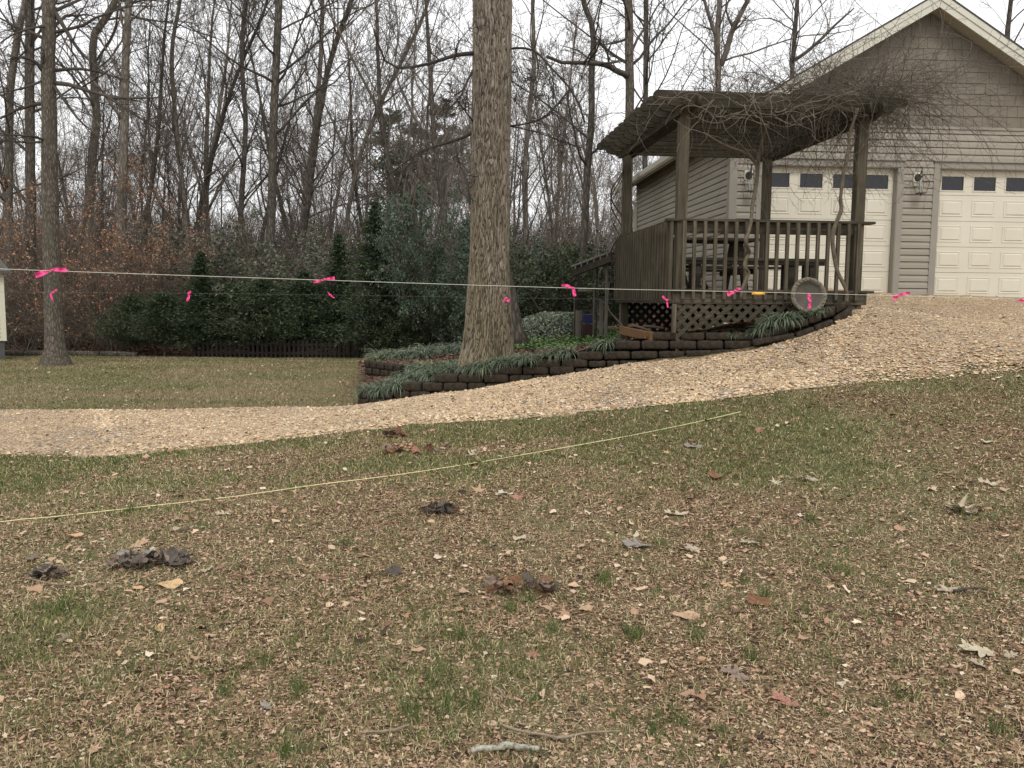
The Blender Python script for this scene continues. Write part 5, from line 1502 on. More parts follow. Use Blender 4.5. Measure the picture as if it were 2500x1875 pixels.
# lean-to behind the deck
ld = 16.0
lo = P(1390, 815, ld); lz = Bzf(lo.x, lo.y)
t = empty("lean_to", (lo.x, lo.y, lz), 0, label="small dark lean-to with corrugated roof behind the deck, wire mesh and boards", cat="lean-to")
def lp(px, py, d=ld): return P(px, py, d) - Vector((lo.x, lo.y, lz))
def post(px0, px1, py0, py1, d, name="post", mat=W_DARK, th=.09):
    a = lp(px0, py1, d); b = lp(px1, py0, d)
    MB().bb((a.x, a.y, a.z), (b.x, a.y + th, b.z)).build(name, mat, t, .005)
post(1409, 1416, 660, 722, 16.0); post(1402, 1412, 722, 820, 15.98); post(1454, 1460, 640, 825, 15.6); post(1476, 1486, 640, 825, 15.2, mat=W_GREY); post(1459, 1462, 645, 825, 15.5, mat=W_GREY, th=.04)
post(1447, 1453, 700, 822, 15.7, mat=W_GREY, th=.05); post(1400, 1403, 700, 820, 15.9, mat=W_GREY, th=.04)
post(1462, 1474, 733, 822, 15.4, "board", W_GREY, .03); post(1404, 1420, 758, 830, 15.9, "board", W_GREY, .03); post(1412, 1447, 703, 712, 15.7, "board", W_GREY, .05)
# corrugated roof sloping down to the left
mb = MB(); N = 60
A_ = lp(1393, 651, 16.2); B_ = lp(1497, 612, 14.6); wv = Vector((.9, .75, .10))
Dn = (B_ - A_); up = Vector((0, 0, 1))
vs = []
for i in range(N + 1):
    p = A_ + Dn * (i / N); q = p + up * (.018 * math.cos(i * math.pi)); r_ = q + wv * 1.0
    vs += [tuple(q), tuple(r_), tuple(q - up * .012), tuple(r_ - up * .012)]
mb.add(vs, [f for i in range(N) for f in ((4 * i, 4 * i + 1, 4 * i + 5, 4 * i + 4), (4 * i + 2, 4 * i + 6, 4 * i + 7, 4 * i + 3), (4 * i, 4 * i + 4, 4 * i + 6, 4 * i + 2), (4 * i + 1, 4 * i + 3, 4 * i + 7, 4 * i + 5))])
mb.build("roof", simple("old_corrugated_sheet", (.13, .125, .115, 1), .8, .3, 8), t)
mb = MB(); mb.bar(A_ + Vector((.06, .05, -.12)), B_ + Vector((0, .05, -.12)), .05, .12); mb.build("beam", W_DARK, t)
for k in range(6):
    q = A_ + Dn * (.12 + k * .15) + Vector((0, 0, -.045)); MB().bar(q, q + wv * .95, .03, .06).build("rafter", W_GREY, t)
mb = MB()
for i in range(12):
    a = lp(1418 + i * 3, 755, 15.8); b = lp(1418 + i * 3, 818, 15.8); mb.bar(a, b, .006, .006)
for i in range(12):
    a = lp(1418, 755 + i * 5.6, 15.8); b = lp(1452, 755 + i * 5.6, 15.8); mb.bar(a, b, .006, .006)
mb.build("wire_mesh", METAL_DK, t)
a = lp(1424, 789, 15.95); b = lp(1449, 768, 15.95)
blue = MB().bb((a.x, a.y, a.z), (b.x, a.y + .3, b.z)).build("storage_crate", simple("blue_plastic", (.02, .03, .16, 1), .5, .1), None, .01)
blue.location = (lo.x, lo.y, lz); props(blue, "blue plastic crate behind the wire mesh of the lean-to", "crate")
a = lp(1424, 818, 15.95); b = lp(1449, 792, 15.95)
red = MB().bb((a.x, a.y, a.z), (b.x, a.y + .3, b.z)).build("storage_crate", simple("dull_red_plastic", (.07, .018, .018, 1), .5, .1), None, .01)
red.location = (lo.x, lo.y, lz); props(red, "dull red crate under the blue one in the lean-to", "crate")

# ------------------------------------------------------------------ strap-leaved clumps, ivy, mound
def strap_mesh(seed, n, L, cols, w=.008):
    rs_ = np.random.RandomState(seed)
    a = rs_.uniform(0, 6.28, n); e = rs_.uniform(.25, 1.35, n); ln = L * rs_.uniform(.6, 1.15, n); N = 6
    dh = np.cos(e); dv = np.sin(e)
    pts = np.zeros((n, N, 3)); pts[:, 0] = np.stack([np.cos(a) * .035 * rs_.rand(n), np.sin(a) * .035 * rs_.rand(n), np.zeros(n)], -1)
    for k in range(1, N):
        pts[:, k, 0] = pts[:, k - 1, 0] + np.cos(a) * dh * ln / N; pts[:, k, 1] = pts[:, k - 1, 1] + np.sin(a) * dh * ln / N; pts[:, k, 2] = pts[:, k - 1, 2] + dv * ln / N
        e2 = np.arctan2(dv, dh) - .42; dh, dv = np.cos(e2), np.sin(e2)
    side = np.stack([-np.sin(a), np.cos(a), rs_.normal(0, .25, n)], -1)
    wk = w * np.array([.8, 1, 1, .85, .6, .1])
    A = pts - side[:, None] * wk[None, :, None] / 2; Bq = pts + side[:, None] * wk[None, :, None] / 2
    V = np.stack([A, Bq], 2).reshape(-1, 3)
    i = np.arange(n)[:, None] * N * 2 + np.arange(N - 1)[None] * 2
    F = np.stack([i, i + 1, i + 3, i + 2], -1).reshape(-1, 4)
    c = np.array(cols)[rs_.randint(0, len(cols), n)] * rs_.uniform(.75, 1.25, (n, 1))
    return np_mesh("leaves", V, [F], np.repeat(c, N * 2, axis=0))
LIR = [(.095, .13, .08), (.13, .17, .105), (.06, .09, .06), (.18, .22, .15), (.23, .25, .15)]
LIY = [(.10, .14, .07), (.16, .19, .08), (.30, .30, .14), (.07, .11, .06)]
SM = [strap_mesh(400, 150, .30, LIR), strap_mesh(401, 130, .34, LIR), strap_mesh(402, 150, .28, LIY), strap_mesh(403, 240, .42, LIR, .010)]
def clump(x, y, z, k, s, label, group="strap leaved clumps in the planting bed"):
    o = empty("liriope_clump", (x, y, z), rp.uniform(0, 6.28), label=label, cat="plant", group=group); o.scale = (s, s, s * rp.uniform(.85, 1.1))
    link_mesh("leaves", SM[k], FOLM, o)
rows = [((905, 955), (848, 862), 16), ]
cnt = 0
def line(pxs_, d_, n, ks, s, lab, f=Bz):
    global cnt
    for i in range(n):
        q = i / max(1, n - 1); px = pxs_[0] + (pxs_[1] - pxs_[0]) * q + rp.uniform(-8, 8); d = d_[0] + (d_[1] - d_[0]) * q + rp.uniform(-.12, .12)
        x = (px - 1250) / FPX * d
        clump(x, d, float(f(np.array([x]), np.array([d]))[0]) - .01, rp.choice(ks), s * rp.uniform(.85, 1.15), lab)
LB = "dark green strap leaved clump in the mass at the left end of the bed"
line((925, 1130), (15.6, 15.2), 14, [0, 1], 1.15, LB); line((905, 1125), (14.9, 14.5), 14, [0, 1], 1.15, LB); line((915, 1040), (14.2, 14.0), 8, [0, 1, 2], 1.1, LB)
line((1000, 1125), (16.4, 16.4), 9, [0, 1], 1.2, LB)
LB2 = "green and yellow striped strap leaved clump near the foot of the big oak"
line((960, 1120), (13.2, 12.6), 8, [2, 0], 1.1, LB2)
LB3 = "blue green strap leaved clump behind the stepped blocks below the big oak"
line((985, 1130), (12.6, 12.2), 9, [0, 1], 1.05, LB3); line((930, 1060), (12.35, 12.05), 8, [0, 1], 1.0, LB3); line((890, 975), (12.15, 12.0), 6, [0, 1], .95, LB3); line((1070, 1150), (12.0, 11.8), 5, [0, 1], 1.0, LB3)
LB4 = "strap leaved clump spilling over the wall right of the big oak"
line((1165, 1300), (11.55, 11.2), 9, [0, 1, 3], .85, LB4); line((1200, 1290), (11.8, 11.5), 4, [0, 1], .85, LB4); line((1345, 1395), (11.15, 11.05), 3, [0, 1], .9, LB4)
line((1455, 1490), (10.98, 10.9), 3, [1], .8, LB4)
for (px, d, s, k) in [(1880, 10.12, .85, 3), (1912, 10.1, .95, 3), (1855, 10.15, .75, 3), (1940, 10.12, .75, 1), (1835, 10.2, .55, 1), (1985, 10.12, .7, 1), (1790, 10.25, .6, 0), (2010, 10.15, .5, 0)]:
    x = (px - 1250) / FPX * d; clump(x, d, P(px, {1880: 790, 1912: 780, 1855: 806, 1940: 775, 1835: 812, 1985: 762, 1790: 816, 2010: 756}[px], d).z - .02, k, s * .85, "strap leaved clump growing against the lattice beside the bird bath", "clumps by the bird bath")
# soil behind the climbing blocks
mb = MB(); soil = []
for px, py in ((1790, 822), (1850, 812), (1900, 800), (1950, 785), (2000, 768), (2050, 752), (2075, 745)):
    d = wd(px) + (.34 if px > 1850 else .45); a = P(px, py, d); soil.append(((a.x, a.y, a.z), (a.x + .02, a.y + .6, a.z + .05), (a.x, a.y - .0, a.z - .5)))
vs = [v for s_ in soil for v in s_]
mb.add(vs, [f for i in range(len(soil) - 1) for f in ((3 * i, 3 * i + 3, 3 * i + 4, 3 * i + 1), (3 * i + 2, 3 * i + 5, 3 * i + 3, 3 * i))])
props(mb.build("bed_soil", bed.data.materials[0]), kind="structure", label="dark soil behind the climbing blocks below the bird bath")
# ivy
x = rs.uniform(-.2, 2.3, 9000); y = rs.uniform(13.2, 16.5, 9000); k = (y > 13.3 + .6 * np.abs(np.sin(x * 2.3)) + np.clip(.9 - x, 0, 1) * 1.4); x, y = x[k], y[k]; n = len(x)
z = Bz(x, y) + rs.uniform(.0, .09, n)
V1, F1, C1 = leaf_bits(x, y, z, rs.uniform(.02, .04, n), np.array([(.06, .12, .03), (.10, .18, .045), (.16, .25, .07), (.035, .07, .02)])[rs.randint(0, 4, n)], .3, 5, .55)
props(link_mesh("ivy", np_mesh("ivy", V1, [F1], C1), FOLM), kind="stuff", label="bright green ivy carpet in front of the lean-to")
# silvery mound
rs_ = np.random.RandomState(41); n = 16000
th = rs_.uniform(0, 6.28, n); ph = np.arccos(rs_.uniform(0, 1, n)); rr_ = rs_.uniform(.86, 1.04, n)
pm_ = np.stack([np.cos(th) * np.sin(ph) * 1.05 * rr_, np.sin(th) * np.sin(ph) * .9 * rr_, np.cos(ph) * .50 * rr_], -1)
pm_ += np.stack([fbm(pm_[:, 0] * 3, pm_[:, 1] * 3, 5, 2)] * 3, -1) * .06
lf = leaf_cards(rs_, pm_, .035, [(.17, .20, .14), (.22, .25, .18), (.12, .15, .10), (.28, .30, .23)])
cpt = P(1362, 832, 17.6)
o = empty("low_juniper", (cpt.x, cpt.y, Bzf(cpt.x, cpt.y) - .02), 0, label="silvery green rounded mound of low juniper left of the lean-to", cat="shrub"); link_mesh("foliage", lf, FOLM, o)
st = np.zeros((60, 5, 3)); a_ = rs_.uniform(0, 6.28, 60); 
for k in range(5): st[:, k] = np.stack([np.cos(a_) * .22 * k, np.sin(a_) * .19 * k, .10 * k - .004 * k ** 3 + np.zeros(60)], -1)
V, F = tubes([(st, np.full((60, 5), .008), 4)]); link_mesh("stems", np_mesh("stems", V, F), TWIG, o)

# ------------------------------------------------------------------ vines
VINE = simple("pale_vine_bark", (.125, .105, .072, 1), .9, .35, 14, .15, .5)
VTW = simple("vine_twig", (.13, .108, .086, 1), .9, .4, 2)
def zp(X_, Y_, d): return P(1300 + .434 * X_, 150 + .434 * Y_, d)
o = empty("woody_vine", zp(1765, 1350, 10.25), 0, label="thick twisted pale vine climbing the right front post of the pergola", cat="vine"); b0 = o.location.copy()
path = [(1765, 1355), (1768, 1300), (1745, 1240), (1715, 1180), (1695, 1080), (1688, 1000), (1700, 930), (1735, 840), (1733, 770), (1742, 700), (1752, 620), (1768, 540), (1785, 440), (1795, 380), (1812, 320), (1822, 265)]
pp = [zp(a, b, 10.22) - b0 for a, b in path]
mb = MB(); mb.tube(pp, [.020, .024, .026, .024, .020, .018, .015, .009], 10, 80)
q = resample(pp, 60); off = np.stack([np.cos(np.arange(60) * .42) * .018, np.sin(np.arange(60) * .42) * .018, np.zeros(60)], -1)
mb.tube([tuple(v) for v in (q + off)], .010, 8); mb.build("stem", VINE, o, smooth=True)
o2 = empty("woody_vine", zp(1180, 1330, 10.25), 0, label="pale vine winding up through the middle of the front railing", cat="vine"); b1 = o2.location.copy()
path = [(1172, 1335, 10.25), (1180, 1280, 10.25), (1200, 1225, 10.28), (1218, 1190, 10.3), (1192, 1150, 10.25), (1205, 1100, 10.4), (1222, 1075, 10.42), (1198, 1010, 10.25), (1215, 960, 10.35), (1230, 890, 10.4), (1238, 800, 10.6), (1258, 700, 11), (1265, 620, 11), (1245, 560, 11), (1180, 510, 10.8), (1080, 470, 10.6), (960, 400, 10.5)]
mb = MB(); mb.tube([zp(*q) - b1 for q in path], [.018, .02, .022, .024, .022, .018, .008], 9, 80)
path = [(1258, 700, 11), (1268, 600, 11), (1275, 520, 10.9), (1300, 420, 10.7), (1330, 340, 10.5)]
mb.tube([zp(*q) - b1 for q in path], [.025, .02, .012], 8, 30); mb.build("stem", VINE, o2, smooth=True)
o3 = empty("woody_vine", zp(500, 1500, 12.6), 0, label="thin dark vines coiled around the back left post of the pergola", cat="vine"); b2 = o3.location.copy()
mb = MB()
for s, (rr_, ph) in enumerate(((.012, 0), (.009, 2), (.007, 4))):
    pts = []
    for i in range(40):
        Yv = 1250 - i * 18; a = i * (.34 - .05 * s) + ph; pts.append(zp(478 + 38 * math.cos(a), Yv, 13.45 + .12 * math.sin(a)) - b2)
    mb.tube(pts, rr_, 6)
mb.tube([zp(*q) - b2 for q in [(432, 1250, 13.0), (425, 1380, 12.8), (455, 1430, 12.6), (500, 1480, 12.2), (520, 1530, 11.6), (560, 1490, 11.2), (620, 1500, 11), (690, 1530, 10.9)]], [.008, .01, .016, .02, .02, .018, .012], 8, 50)
mb.tube([zp(*q) - b2 for q in [(540, 1570, 11.4), (530, 1510, 11.3), (560, 1480, 11.3), (600, 1500, 11.2), (640, 1490, 11), (740, 1500, 10.9)]], .017, 8, 40)
mb.build("stem", simple("dark_vine_bark", (.075, .058, .042, 1), .9, .3, 10), o3, smooth=True)
# the leafless tangle over the roof
rv = np.random.RandomState(66)
ca, sa = math.cos(DA), math.sin(DA)
def tang(n, N, umin, umax, vmin, vmax, L0, L1_, r0, grav, z0=BT + .16, zj=.08, upb=.5, curl=.33):
    uu_ = umin + (umax - umin) * rv.beta(1.6, 1.0, n); vv_ = rv.uniform(vmin, vmax, n)
    p = np.stack([fl.x + ca * uu_ - sa * vv_, fl.y + sa * uu_ + ca * vv_, z0 + rv.uniform(-zj, zj, n)], -1)
    d = rv.normal(0, 1, (n, 3)) * np.array([1, .8, .45]); d[:, 2] += upb; d /= np.linalg.norm(d, axis=1, keepdims=True)
    Ls = rv.uniform(L0, L1_, n) / N; ax = rv.normal(0, 1, (n, 3)); ax /= np.linalg.norm(ax, axis=1, keepdims=True); w_ = rv.uniform(.05, curl, n)[:, None]
    out = np.empty((n, N, 3)); out[:, 0] = p
    for k in range(1, N):
        d = d + np.cross(ax, d) * w_ + rv.normal(0, .12, d.shape); d[:, 2] -= grav; d /= np.linalg.norm(d, axis=1, keepdims=True)
        out[:, k] = out[:, k - 1] + d * Ls[:, None]
    rad = r0 * rv.uniform(.5, 1.2, n)[:, None] * np.linspace(1, .4, N)[None]
    return out, rad
b_ = []
A1 = tang(260, 16, -.35, DW + .75, -.35, 1.6, .8, 2.2, .0050, .06, curl=.30)
A2 = tang(200, 16, .9, DW + .8, -.4, 1.2, .6, 2.0, .0045, .12, upb=.1, curl=.4)
A3 = tang(330, 12, -.4, DW + .7, -.3, 2.8, .3, .9, .0032, .01, upb=.7, curl=.2)
A4 = tang(60, 14, DW - .3, DW + .9, -.4, .9, .9, 2.3, .0042, .08, upb=.25, curl=.25)
A4[0][:, :, 0] += np.linspace(0, .55, 14)[None]
for A in (A1, A2, A3, A4):
    b_.append((A[0], A[1], 5 if A is A1 else 4))
    C_ = grow(rv, A[0], A[1], 3, .15, .35, .8, 7, -.02, .25, .6, .0016); b_.append((C_[0], C_[1], 3))
    if A is not A3:
        D_ = grow(rv, C_[0], C_[1], 2, .2, .5, .8, 5, -.02, .3, .7, .0012); b_.append((D_[0], D_[1], 3))
V, F = tubes(b_)
V -= np.array(tuple(b0))
link_mesh("twigs", np_mesh("twigs", V, F), VTW, o)
# big loops hanging in front of the roof edge
mb = MB()
for k in range(62):
    x = rp.uniform(640, 1900) if k % 3 else rp.uniform(1000, 1400); y = rp.uniform(150, 330); d = rp.uniform(9.7, 10.25); an_ = rp.uniform(0, 6.28); cv = rp.uniform(-.42, .42); st_ = rp.uniform(18, 42); pts = []
    for j in range(rp.randint(7, 13)):
        pts.append(zp(x, y, d)); x += math.cos(an_) * st_; y += math.sin(an_) * st_ * .8 + 5; an_ += cv + rp.uniform(-.3, .3); d += rp.uniform(-.06, .06)
        if rp.random() < .12: cv = -cv
    mb.tube([q - b0 for q in pts], [rp.uniform(.003, .0065), .003, .0018], 5, 40)
mb.build("twigs", simple("pale_vine_twig", (.16, .135, .105, 1), .9, .3, 3), o)

# ------------------------------------------------------------------ strings and ribbons
STR = simple("white_mason_line", (.62, .62, .52, 1), .6, .05)
def wire(name, pts, r, mat, label, cat="string", S=5, n=60):
    b = Vector(pts[0]); o = MB().tube([Vector(p) - b for p in pts], r, S, n).build(name, mat); o.location = b; return props(o, label, cat)
s1 = [(-150, 650), (120, 661), (790, 684), (1387, 703), (1793, 712), (2190, 722), (2650, 735)]
def sd1(px): return 3.3 + (px + 150) / 2800 * 1.3
wire("taut_string", [P(a, b, sd1(a)) for a, b in s1], .0012, STR, "white taut string stretched across the view, the higher and nearer of two")
s2 = [(-150, 712), (130, 714), (460, 716), (806, 720), (1235, 727), (1628, 733), (1977, 739), (2650, 752)]
def sd2(px): return 5.6 + (px + 150) / 2800 * 1.4
wire("taut_string", [P(a, b, sd2(a)) for a, b in s2], .0007, simple("thin_grey_line", (.12, .12, .11, 1), .6, .05), "thin faint string behind and below the white one, with small ribbons")
PINK = Mat("fluorescent_pink_ribbon", .45, .4); PINK.color((.88, .085, .30, 1)); PINK = PINK.m
def ribbon(px, py, dfun, tails, label, group, kn=5):
    d = dfun(px) - .004; b = P(px, py, d)
    root = empty("flagging_ribbon", b, 0, label=label, cat="ribbon", group=group)
    for tl in tails:        # list of (dx,dy,width px)
        mb = MB(); vs = []
        n = 12; q = resample([(a, c, w) for a, c, w in tl], n)
        for i in range(n):
            t0 = q[min(i + 1, n - 1)] - q[max(i - 1, 0)]; L = math.hypot(t0[0], t0[1]) + 1e-6; nx_, ny_ = -t0[1] / L, t0[0] / L
            w = q[i][2] / 2; tw = math.sin(i * .9 + px) * .006 * min(1, i / 4)
            for sg in (-1, 0, 1):
                pnt = P(px + q[i][0] + nx_ * w * sg, py + q[i][1] + ny_ * w * sg, d + tw * sg - .003 * i / n + (.004 if sg == 0 else 0)) - b; vs.append(tuple(pnt))
        fs = []
        for i in range(n - 1):
            for j in range(2): a = i * 3 + j; fs.append((a, a + 1, a + 4, a + 3))
        mb.add(vs, fs); mb.build("tail", PINK, root)
    mb = MB(); s = kn * d / FPX / 2; mb.lathe([(.0, -s * 1.3), (s * .8, -s), (s, 0), (s * .8, s), (0, s * 1.3)], 8, Matrix.Rotation(1.5, 4, 'Y')); mb.build("knot", PINK, root, smooth=True)
    return root
G1, G2 = "pink ribbons on the near string", "pink ribbons on the far string"
ribbon(128, 659, sd1, [[(0, 0, 5), (-15, 4, 10), (-30, 10, 14), (-42, 14, 12)], [(0, 0, 5), (10, -1, 9), (25, 0, 11), (35, 1, 7)]], "wide pink ribbon tied on the near string in front of the lone oak", G1)
ribbon(793, 682, sd1, [[(0, 0, 4), (-12, 3, 6), (-28, 7, 7)], [(0, 0, 4), (10, -2, 5), (18, -2, 9), (24, -3, 7)]], "pink ribbon on the near string above the dark evergreens", G1)
ribbon(1398, 703, sd1, [[(0, 0, 5), (-10, -5, 6), (-22, -7, 7), (-27, -6, 5)], [(0, 0, 5), (3, 8, 8), (5, 20, 8)]], "pink ribbon bent to the left and down on the near string left of the deck", G1)
ribbon(1795, 710, sd1, [[(0, 0, 4), (-8, 4, 9), (-17, 7, 13), (-20, 8, 10)], [(0, 0, 4), (8, -4, 6), (15, -7, 4)]], "bow shaped pink ribbon on the near string before the deck railing", G1)
ribbon(2192, 723, sd1, [[(0, 0, 5), (-6, 4, 9), (-11, 6, 11)], [(0, 0, 5), (12, -5, 6), (30, -8, 6)]], "pink ribbon on the near string in front of the garage siding", G1)
ribbon(2500, 733, sd1, [[(0, 0, 4), (-8, 1, 8), (-13, 2, 6)], [(0, 0, 4), (12, 2, 6)]], "pink ribbon tip at the right edge of the photo", G1)
ribbon(130, 714, sd2, [[(0, 0, 3), (-6, 2, 5), (-4, 12, 5), (-1, 20, 3)], [(0, 0, 3), (5, -5, 4), (9, -8, 4)]], "small pink ribbon on the far string in front of the lone oak trunk", G2)
ribbon(461, 716, sd2, [[(0, 0, 4), (0, 8, 6), (-3, 16, 6), (-5, 20, 3)], [(0, 0, 4), (3, -4, 6), (2, -6, 4)]], "small drooping pink ribbon on the far string before the dark evergreens", G2)
ribbon(806, 720, sd2, [[(0, 0, 3), (5, 4, 4), (10, 7, 3)], [(0, 0, 3), (-3, -4, 3), (-6, -7, 2)]], "thin slanting pink ribbon on the far string left of the big oak", G2)
ribbon(1236, 728, sd2, [[(0, 0, 3), (3, 4, 7), (8, 8, 8)], [(0, 0, 3), (-5, 4, 4), (-9, 6, 3)]], "small pink ribbon seen against the trunk of the big oak", G2)
ribbon(1628, 733, sd2, [[(0, 0, 3), (-4, -4, 5), (-9, -8, 5), (-7, -10, 4)], [(0, 0, 3), (1, 8, 4), (3, 18, 4)], [(0, 0, 3), (5, -2, 4)]], "small pink ribbon hanging at the front left corner of the deck", G2)
ribbon(1978, 736, sd2, [[(0, 0, 3), (-2, -8, 8), (-3, -19, 7)], [(0, 0, 3), (-1, 8, 6), (-3, 17, 9)]], "upright pink ribbon in front of the bird bath basin", G2)
# line level
b = P(1851, 716, sd1(1851) - .003); o = empty("line_level", b, 0, label="small yellow line level hooked on the near string", cat="level")
YL = simple("yellow_plastic", (.78, .42, .05, 1), .4, .06)
s = sd1(1851) / FPX
mb = MB(); mb.tube([(-11 * s, 0, 0), (-5 * s, 0, -1.2 * s), (5 * s, 0, -1.2 * s), (11 * s, 0, 0)], 3.4 * s, 10, 16); mb.build("body", YL, o, smooth=True)
mb = MB(); mb.tube([(-13 * s, 0, -3 * s), (-13 * s, 0, 3.5 * s)], 2.6 * s, 8).tube([(13 * s, 0, -3 * s), (13 * s, 0, 3.5 * s)], 2.6 * s, 8); mb.build("hook", YL, o)
# yellow string lying on the lawn
ys = [(-90, 1283), (0, 1279), (60, 1272), (135, 1266), (340, 1243), (560, 1218), (640, 1207), (780, 1187), (950, 1166), (1130, 1139), (1300, 1110), (1503, 1074), (1673, 1040), (1808, 1009)]
wire("yellow_string", [G(a, b, .014) for a, b in ys], .0034, simple("yellow_twine", (.80, .75, .40, 1), .7, .08), "yellow string lying slantwise across the lawn", n=160)

# ------------------------------------------------------------------ big leaves, sticks, leaf heaps
def outline(kind, rnd_):
    if kind == 'oak':
        pts = [(0, -.5)]
        side = []
        lob = 4
        def sd_():
            out = []
            for i in range(3):
                y0 = -.36 + i * .29 + rnd_.uniform(-.04, .04); w = [.19, .33, .27][i] * rnd_.uniform(.7, 1.2); s_ = rnd_.uniform(.05, .12)
                out += [(s_, y0 - .02), (w * .7, y0 + .07), (w * .98, y0 + .19), (w, y0 + .24), (w * .62, y0 + .22), (s_ + .02, y0 + .19)]
            return out
        r_ = sd_(); l_ = [(-x, y) for x, y in sd_()][::-1]
        return [(0.012, -.5), (.012, -.43)] + r_ + [(.06, .5), (0, .56), (-.06, .5)] + l_ + [(-.012, -.43), (-.012, -.5)]
    if kind == 'maple':
        pts = []
        for k in range(5):
            a = math.radians(-100 + 25) + 0
            pass
        tips = [(-70, .40), (-20, .50), (35, .54), (90, .60), (145, .54), (200, .50), (250, .40)]
        out = [(0.012, -.5), (.012, -.2)]
        for i, (a, r) in enumerate(tips):
            a = math.radians(a); r *= rnd_.uniform(.85, 1.1)
            out += [(math.cos(a - .16) * r * .62, math.sin(a - .16) * r * .62), (math.cos(a) * r, math.sin(a) * r), (math.cos(a + .16) * r * .62, math.sin(a + .16) * r * .62)]
            if i < 6: m_ = math.radians((tips[i][0] + tips[i + 1][0]) / 2); out.append((math.cos(m_) * .2, math.sin(m_) * .2))
        return out + [(-.012, -.2), (-.012, -.5)]
    n = 18; return [(math.sin(2 * math.pi * i / n) * .27 * (1 + rnd_.uniform(-.12, .12)), -math.cos(2 * math.pi * i / n) * .5) for i in range(n)]
def leaf_mesh(kind, seed, curl, crump):
    r_ = random.Random(seed); o = outline(kind, r_)
    vs = [(0, y, 0) for y in (-.3, -.1, .1, .3)]
    V = []; F = []
    n = len(o)
    # fan from the midrib: each outline vertex joined to its nearest midrib point via inner ring
    ring1 = [(x * .5, y * .75 + .0) for x, y in o]
    allp = [(0, -.05)] + ring1 + list(o)
    for x, y in allp:
        z = curl * .55 * (x * x * 2.2) + curl * .5 * (y * y) + crump * (math.sin(7 * x + seed) * math.cos(6 * y + seed * 2) * .09) + r_.uniform(-1, 1) * crump * .02
        V.append((x * (1 - .35 * curl * abs(x)), y * (1 - .2 * curl * abs(y)), z))
    for i in range(n):
        j = (i + 1) % n; F.append((0, 1 + i, 1 + j)); F.append((1 + i, 1 + n + i, 1 + n + j, 1 + j))
    me = bpy.data.meshes.new("leaf"); me.from_pydata(V, [], F); me.update(); return me
def leafcol(name, c):
    m = Mat(name, .75, .25); n = m.noise(m.coords((1, 1, 1)), 7, 5, .65)
    m.color(m.ramp(n, [(.25, tuple(v * .45 for v in c) + (1,)), (.5, tuple(c) + (1,)), (.8, tuple(min(1, v * 1.2) for v in c) + (1,))])); m.bump(n, .4, .01); return m.m
LC = dict(pale=leafcol("pale_leaf", (.42, .35, .26)), cream=leafcol("cream_leaf", (.50, .43, .31)), tan=leafcol("tan_leaf", (.46, .31, .20)), yellow=leafcol("yellow_tan_leaf", (.56, .38, .21)), red=leafcol("red_brown_leaf", (.36, .18, .13)),
          brown=leafcol("brown_leaf", (.22, .115, .065)), grey=leafcol("grey_leaf", (.28, .25, .215)), dark=leafcol("dark_leaf", (.10, .085, .07)), gbrown=leafcol("grey_brown_leaf", (.24, .18, .14)), white=leafcol("white_leaf", (.58, .55, .46)))
def leaf(px, py, wpx, kind, col, label, curl=.6, crump=1.0, rz=None, tilt=0.0, name="fallen_leaf", sx=1.0):
    p = G(px * 1.1302, py * 1.1302); d = p.y
    L = wpx * 1.1302 * d / FPX * 1.02
    o = link_mesh(name, leaf_mesh(kind, len(bpy.data.meshes), curl, crump), LC[col]); o.location = p + Vector((0, 0, .006 + L * .04))
    L *= 1.0; o.scale = (L * sx, L, L * .8)
    o.rotation_euler = (Matrix.Rotation(rp.uniform(.05, .35) + tilt, 3, 'X') @ Matrix.Rotation(rp.uniform(-.18, .18), 3, 'Y') @ Matrix.Rotation(rp.uniform(0, 6.28) if rz is None else rz, 3, 'Z')).to_euler()
    return props(o, label, "leaf", "large fallen leaves")
leaf(2072, 1106, 84, 'maple', 'cream', "largest pale crumpled leaf standing up on the lawn at the right", 1.6, 3.2, 1.4, .35)
leaf(2100, 1112, 40, 'oak', 'gbrown', "curled brown leaf right beside the largest pale one", 1.0, 1.2, 1.0)
leaf(2118, 1412, 88, 'oak', 'cream', "pale cream oak leaf near the right edge of the lawn", .5, .8, 1.3, sx=1.2)
leaf(2115, 1440, 50, 'oak', 'pale', "narrow pale leaf overlapping the lower side of the cream oak leaf", .5, .8, .2)
leaf(1590, 1463, 72, 'oak', 'gbrown', "grey brown deeply lobed oak leaf in the lower right of the lawn", .4, .6, .9)
leaf(1700, 1522, 74, 'oak', 'red', "reddish tan oak leaf just below the grey brown one", .4, .7, .6)
leaf(1483, 1335, 66, 'round', 'tan', "flat tan leaf left of the brown curled one", .3, .9, 1.5)
leaf(1637, 1306, 62, 'round', 'brown', "brown leaf curled like a boat on the right of the lawn", 1.8, 1.2, 1.3, .4)
leaf(1572, 1268, 34, 'oak', 'yellow', "small light tan leaf above the brown boat shaped one", .5, .8)
leaf(1378, 1182, 72, 'oak', 'grey', "silvery grey oak leaf in the middle right of the lawn", .5, 1.0, 1.3)
leaf(1492, 1191, 62, 'oak', 'pale', "curled pale leaf just right of the silvery grey one", .9, 1.0, 1.6)
leaf(1463, 1114, 58, 'oak', 'cream', "cream oak leaf above the silvery grey one", .6, .9, 1.2)
leaf(1118, 1078, 44, 'maple', 'red', "rust red maple leaf in the middle of the lawn", .5, .8, .3)
leaf(1094, 1069, 38, 'oak', 'white', "whitish leaf touching the rust red maple leaf", .8, 1.0, 1.2)
leaf(1075, 1070, 24, 'oak', 'cream', "small cream leaf left of the rust red maple leaf", .5, .8)
leaf(1034, 1063, 44, 'maple', 'tan', "tan maple leaf left of the rust red one", .5, .8)
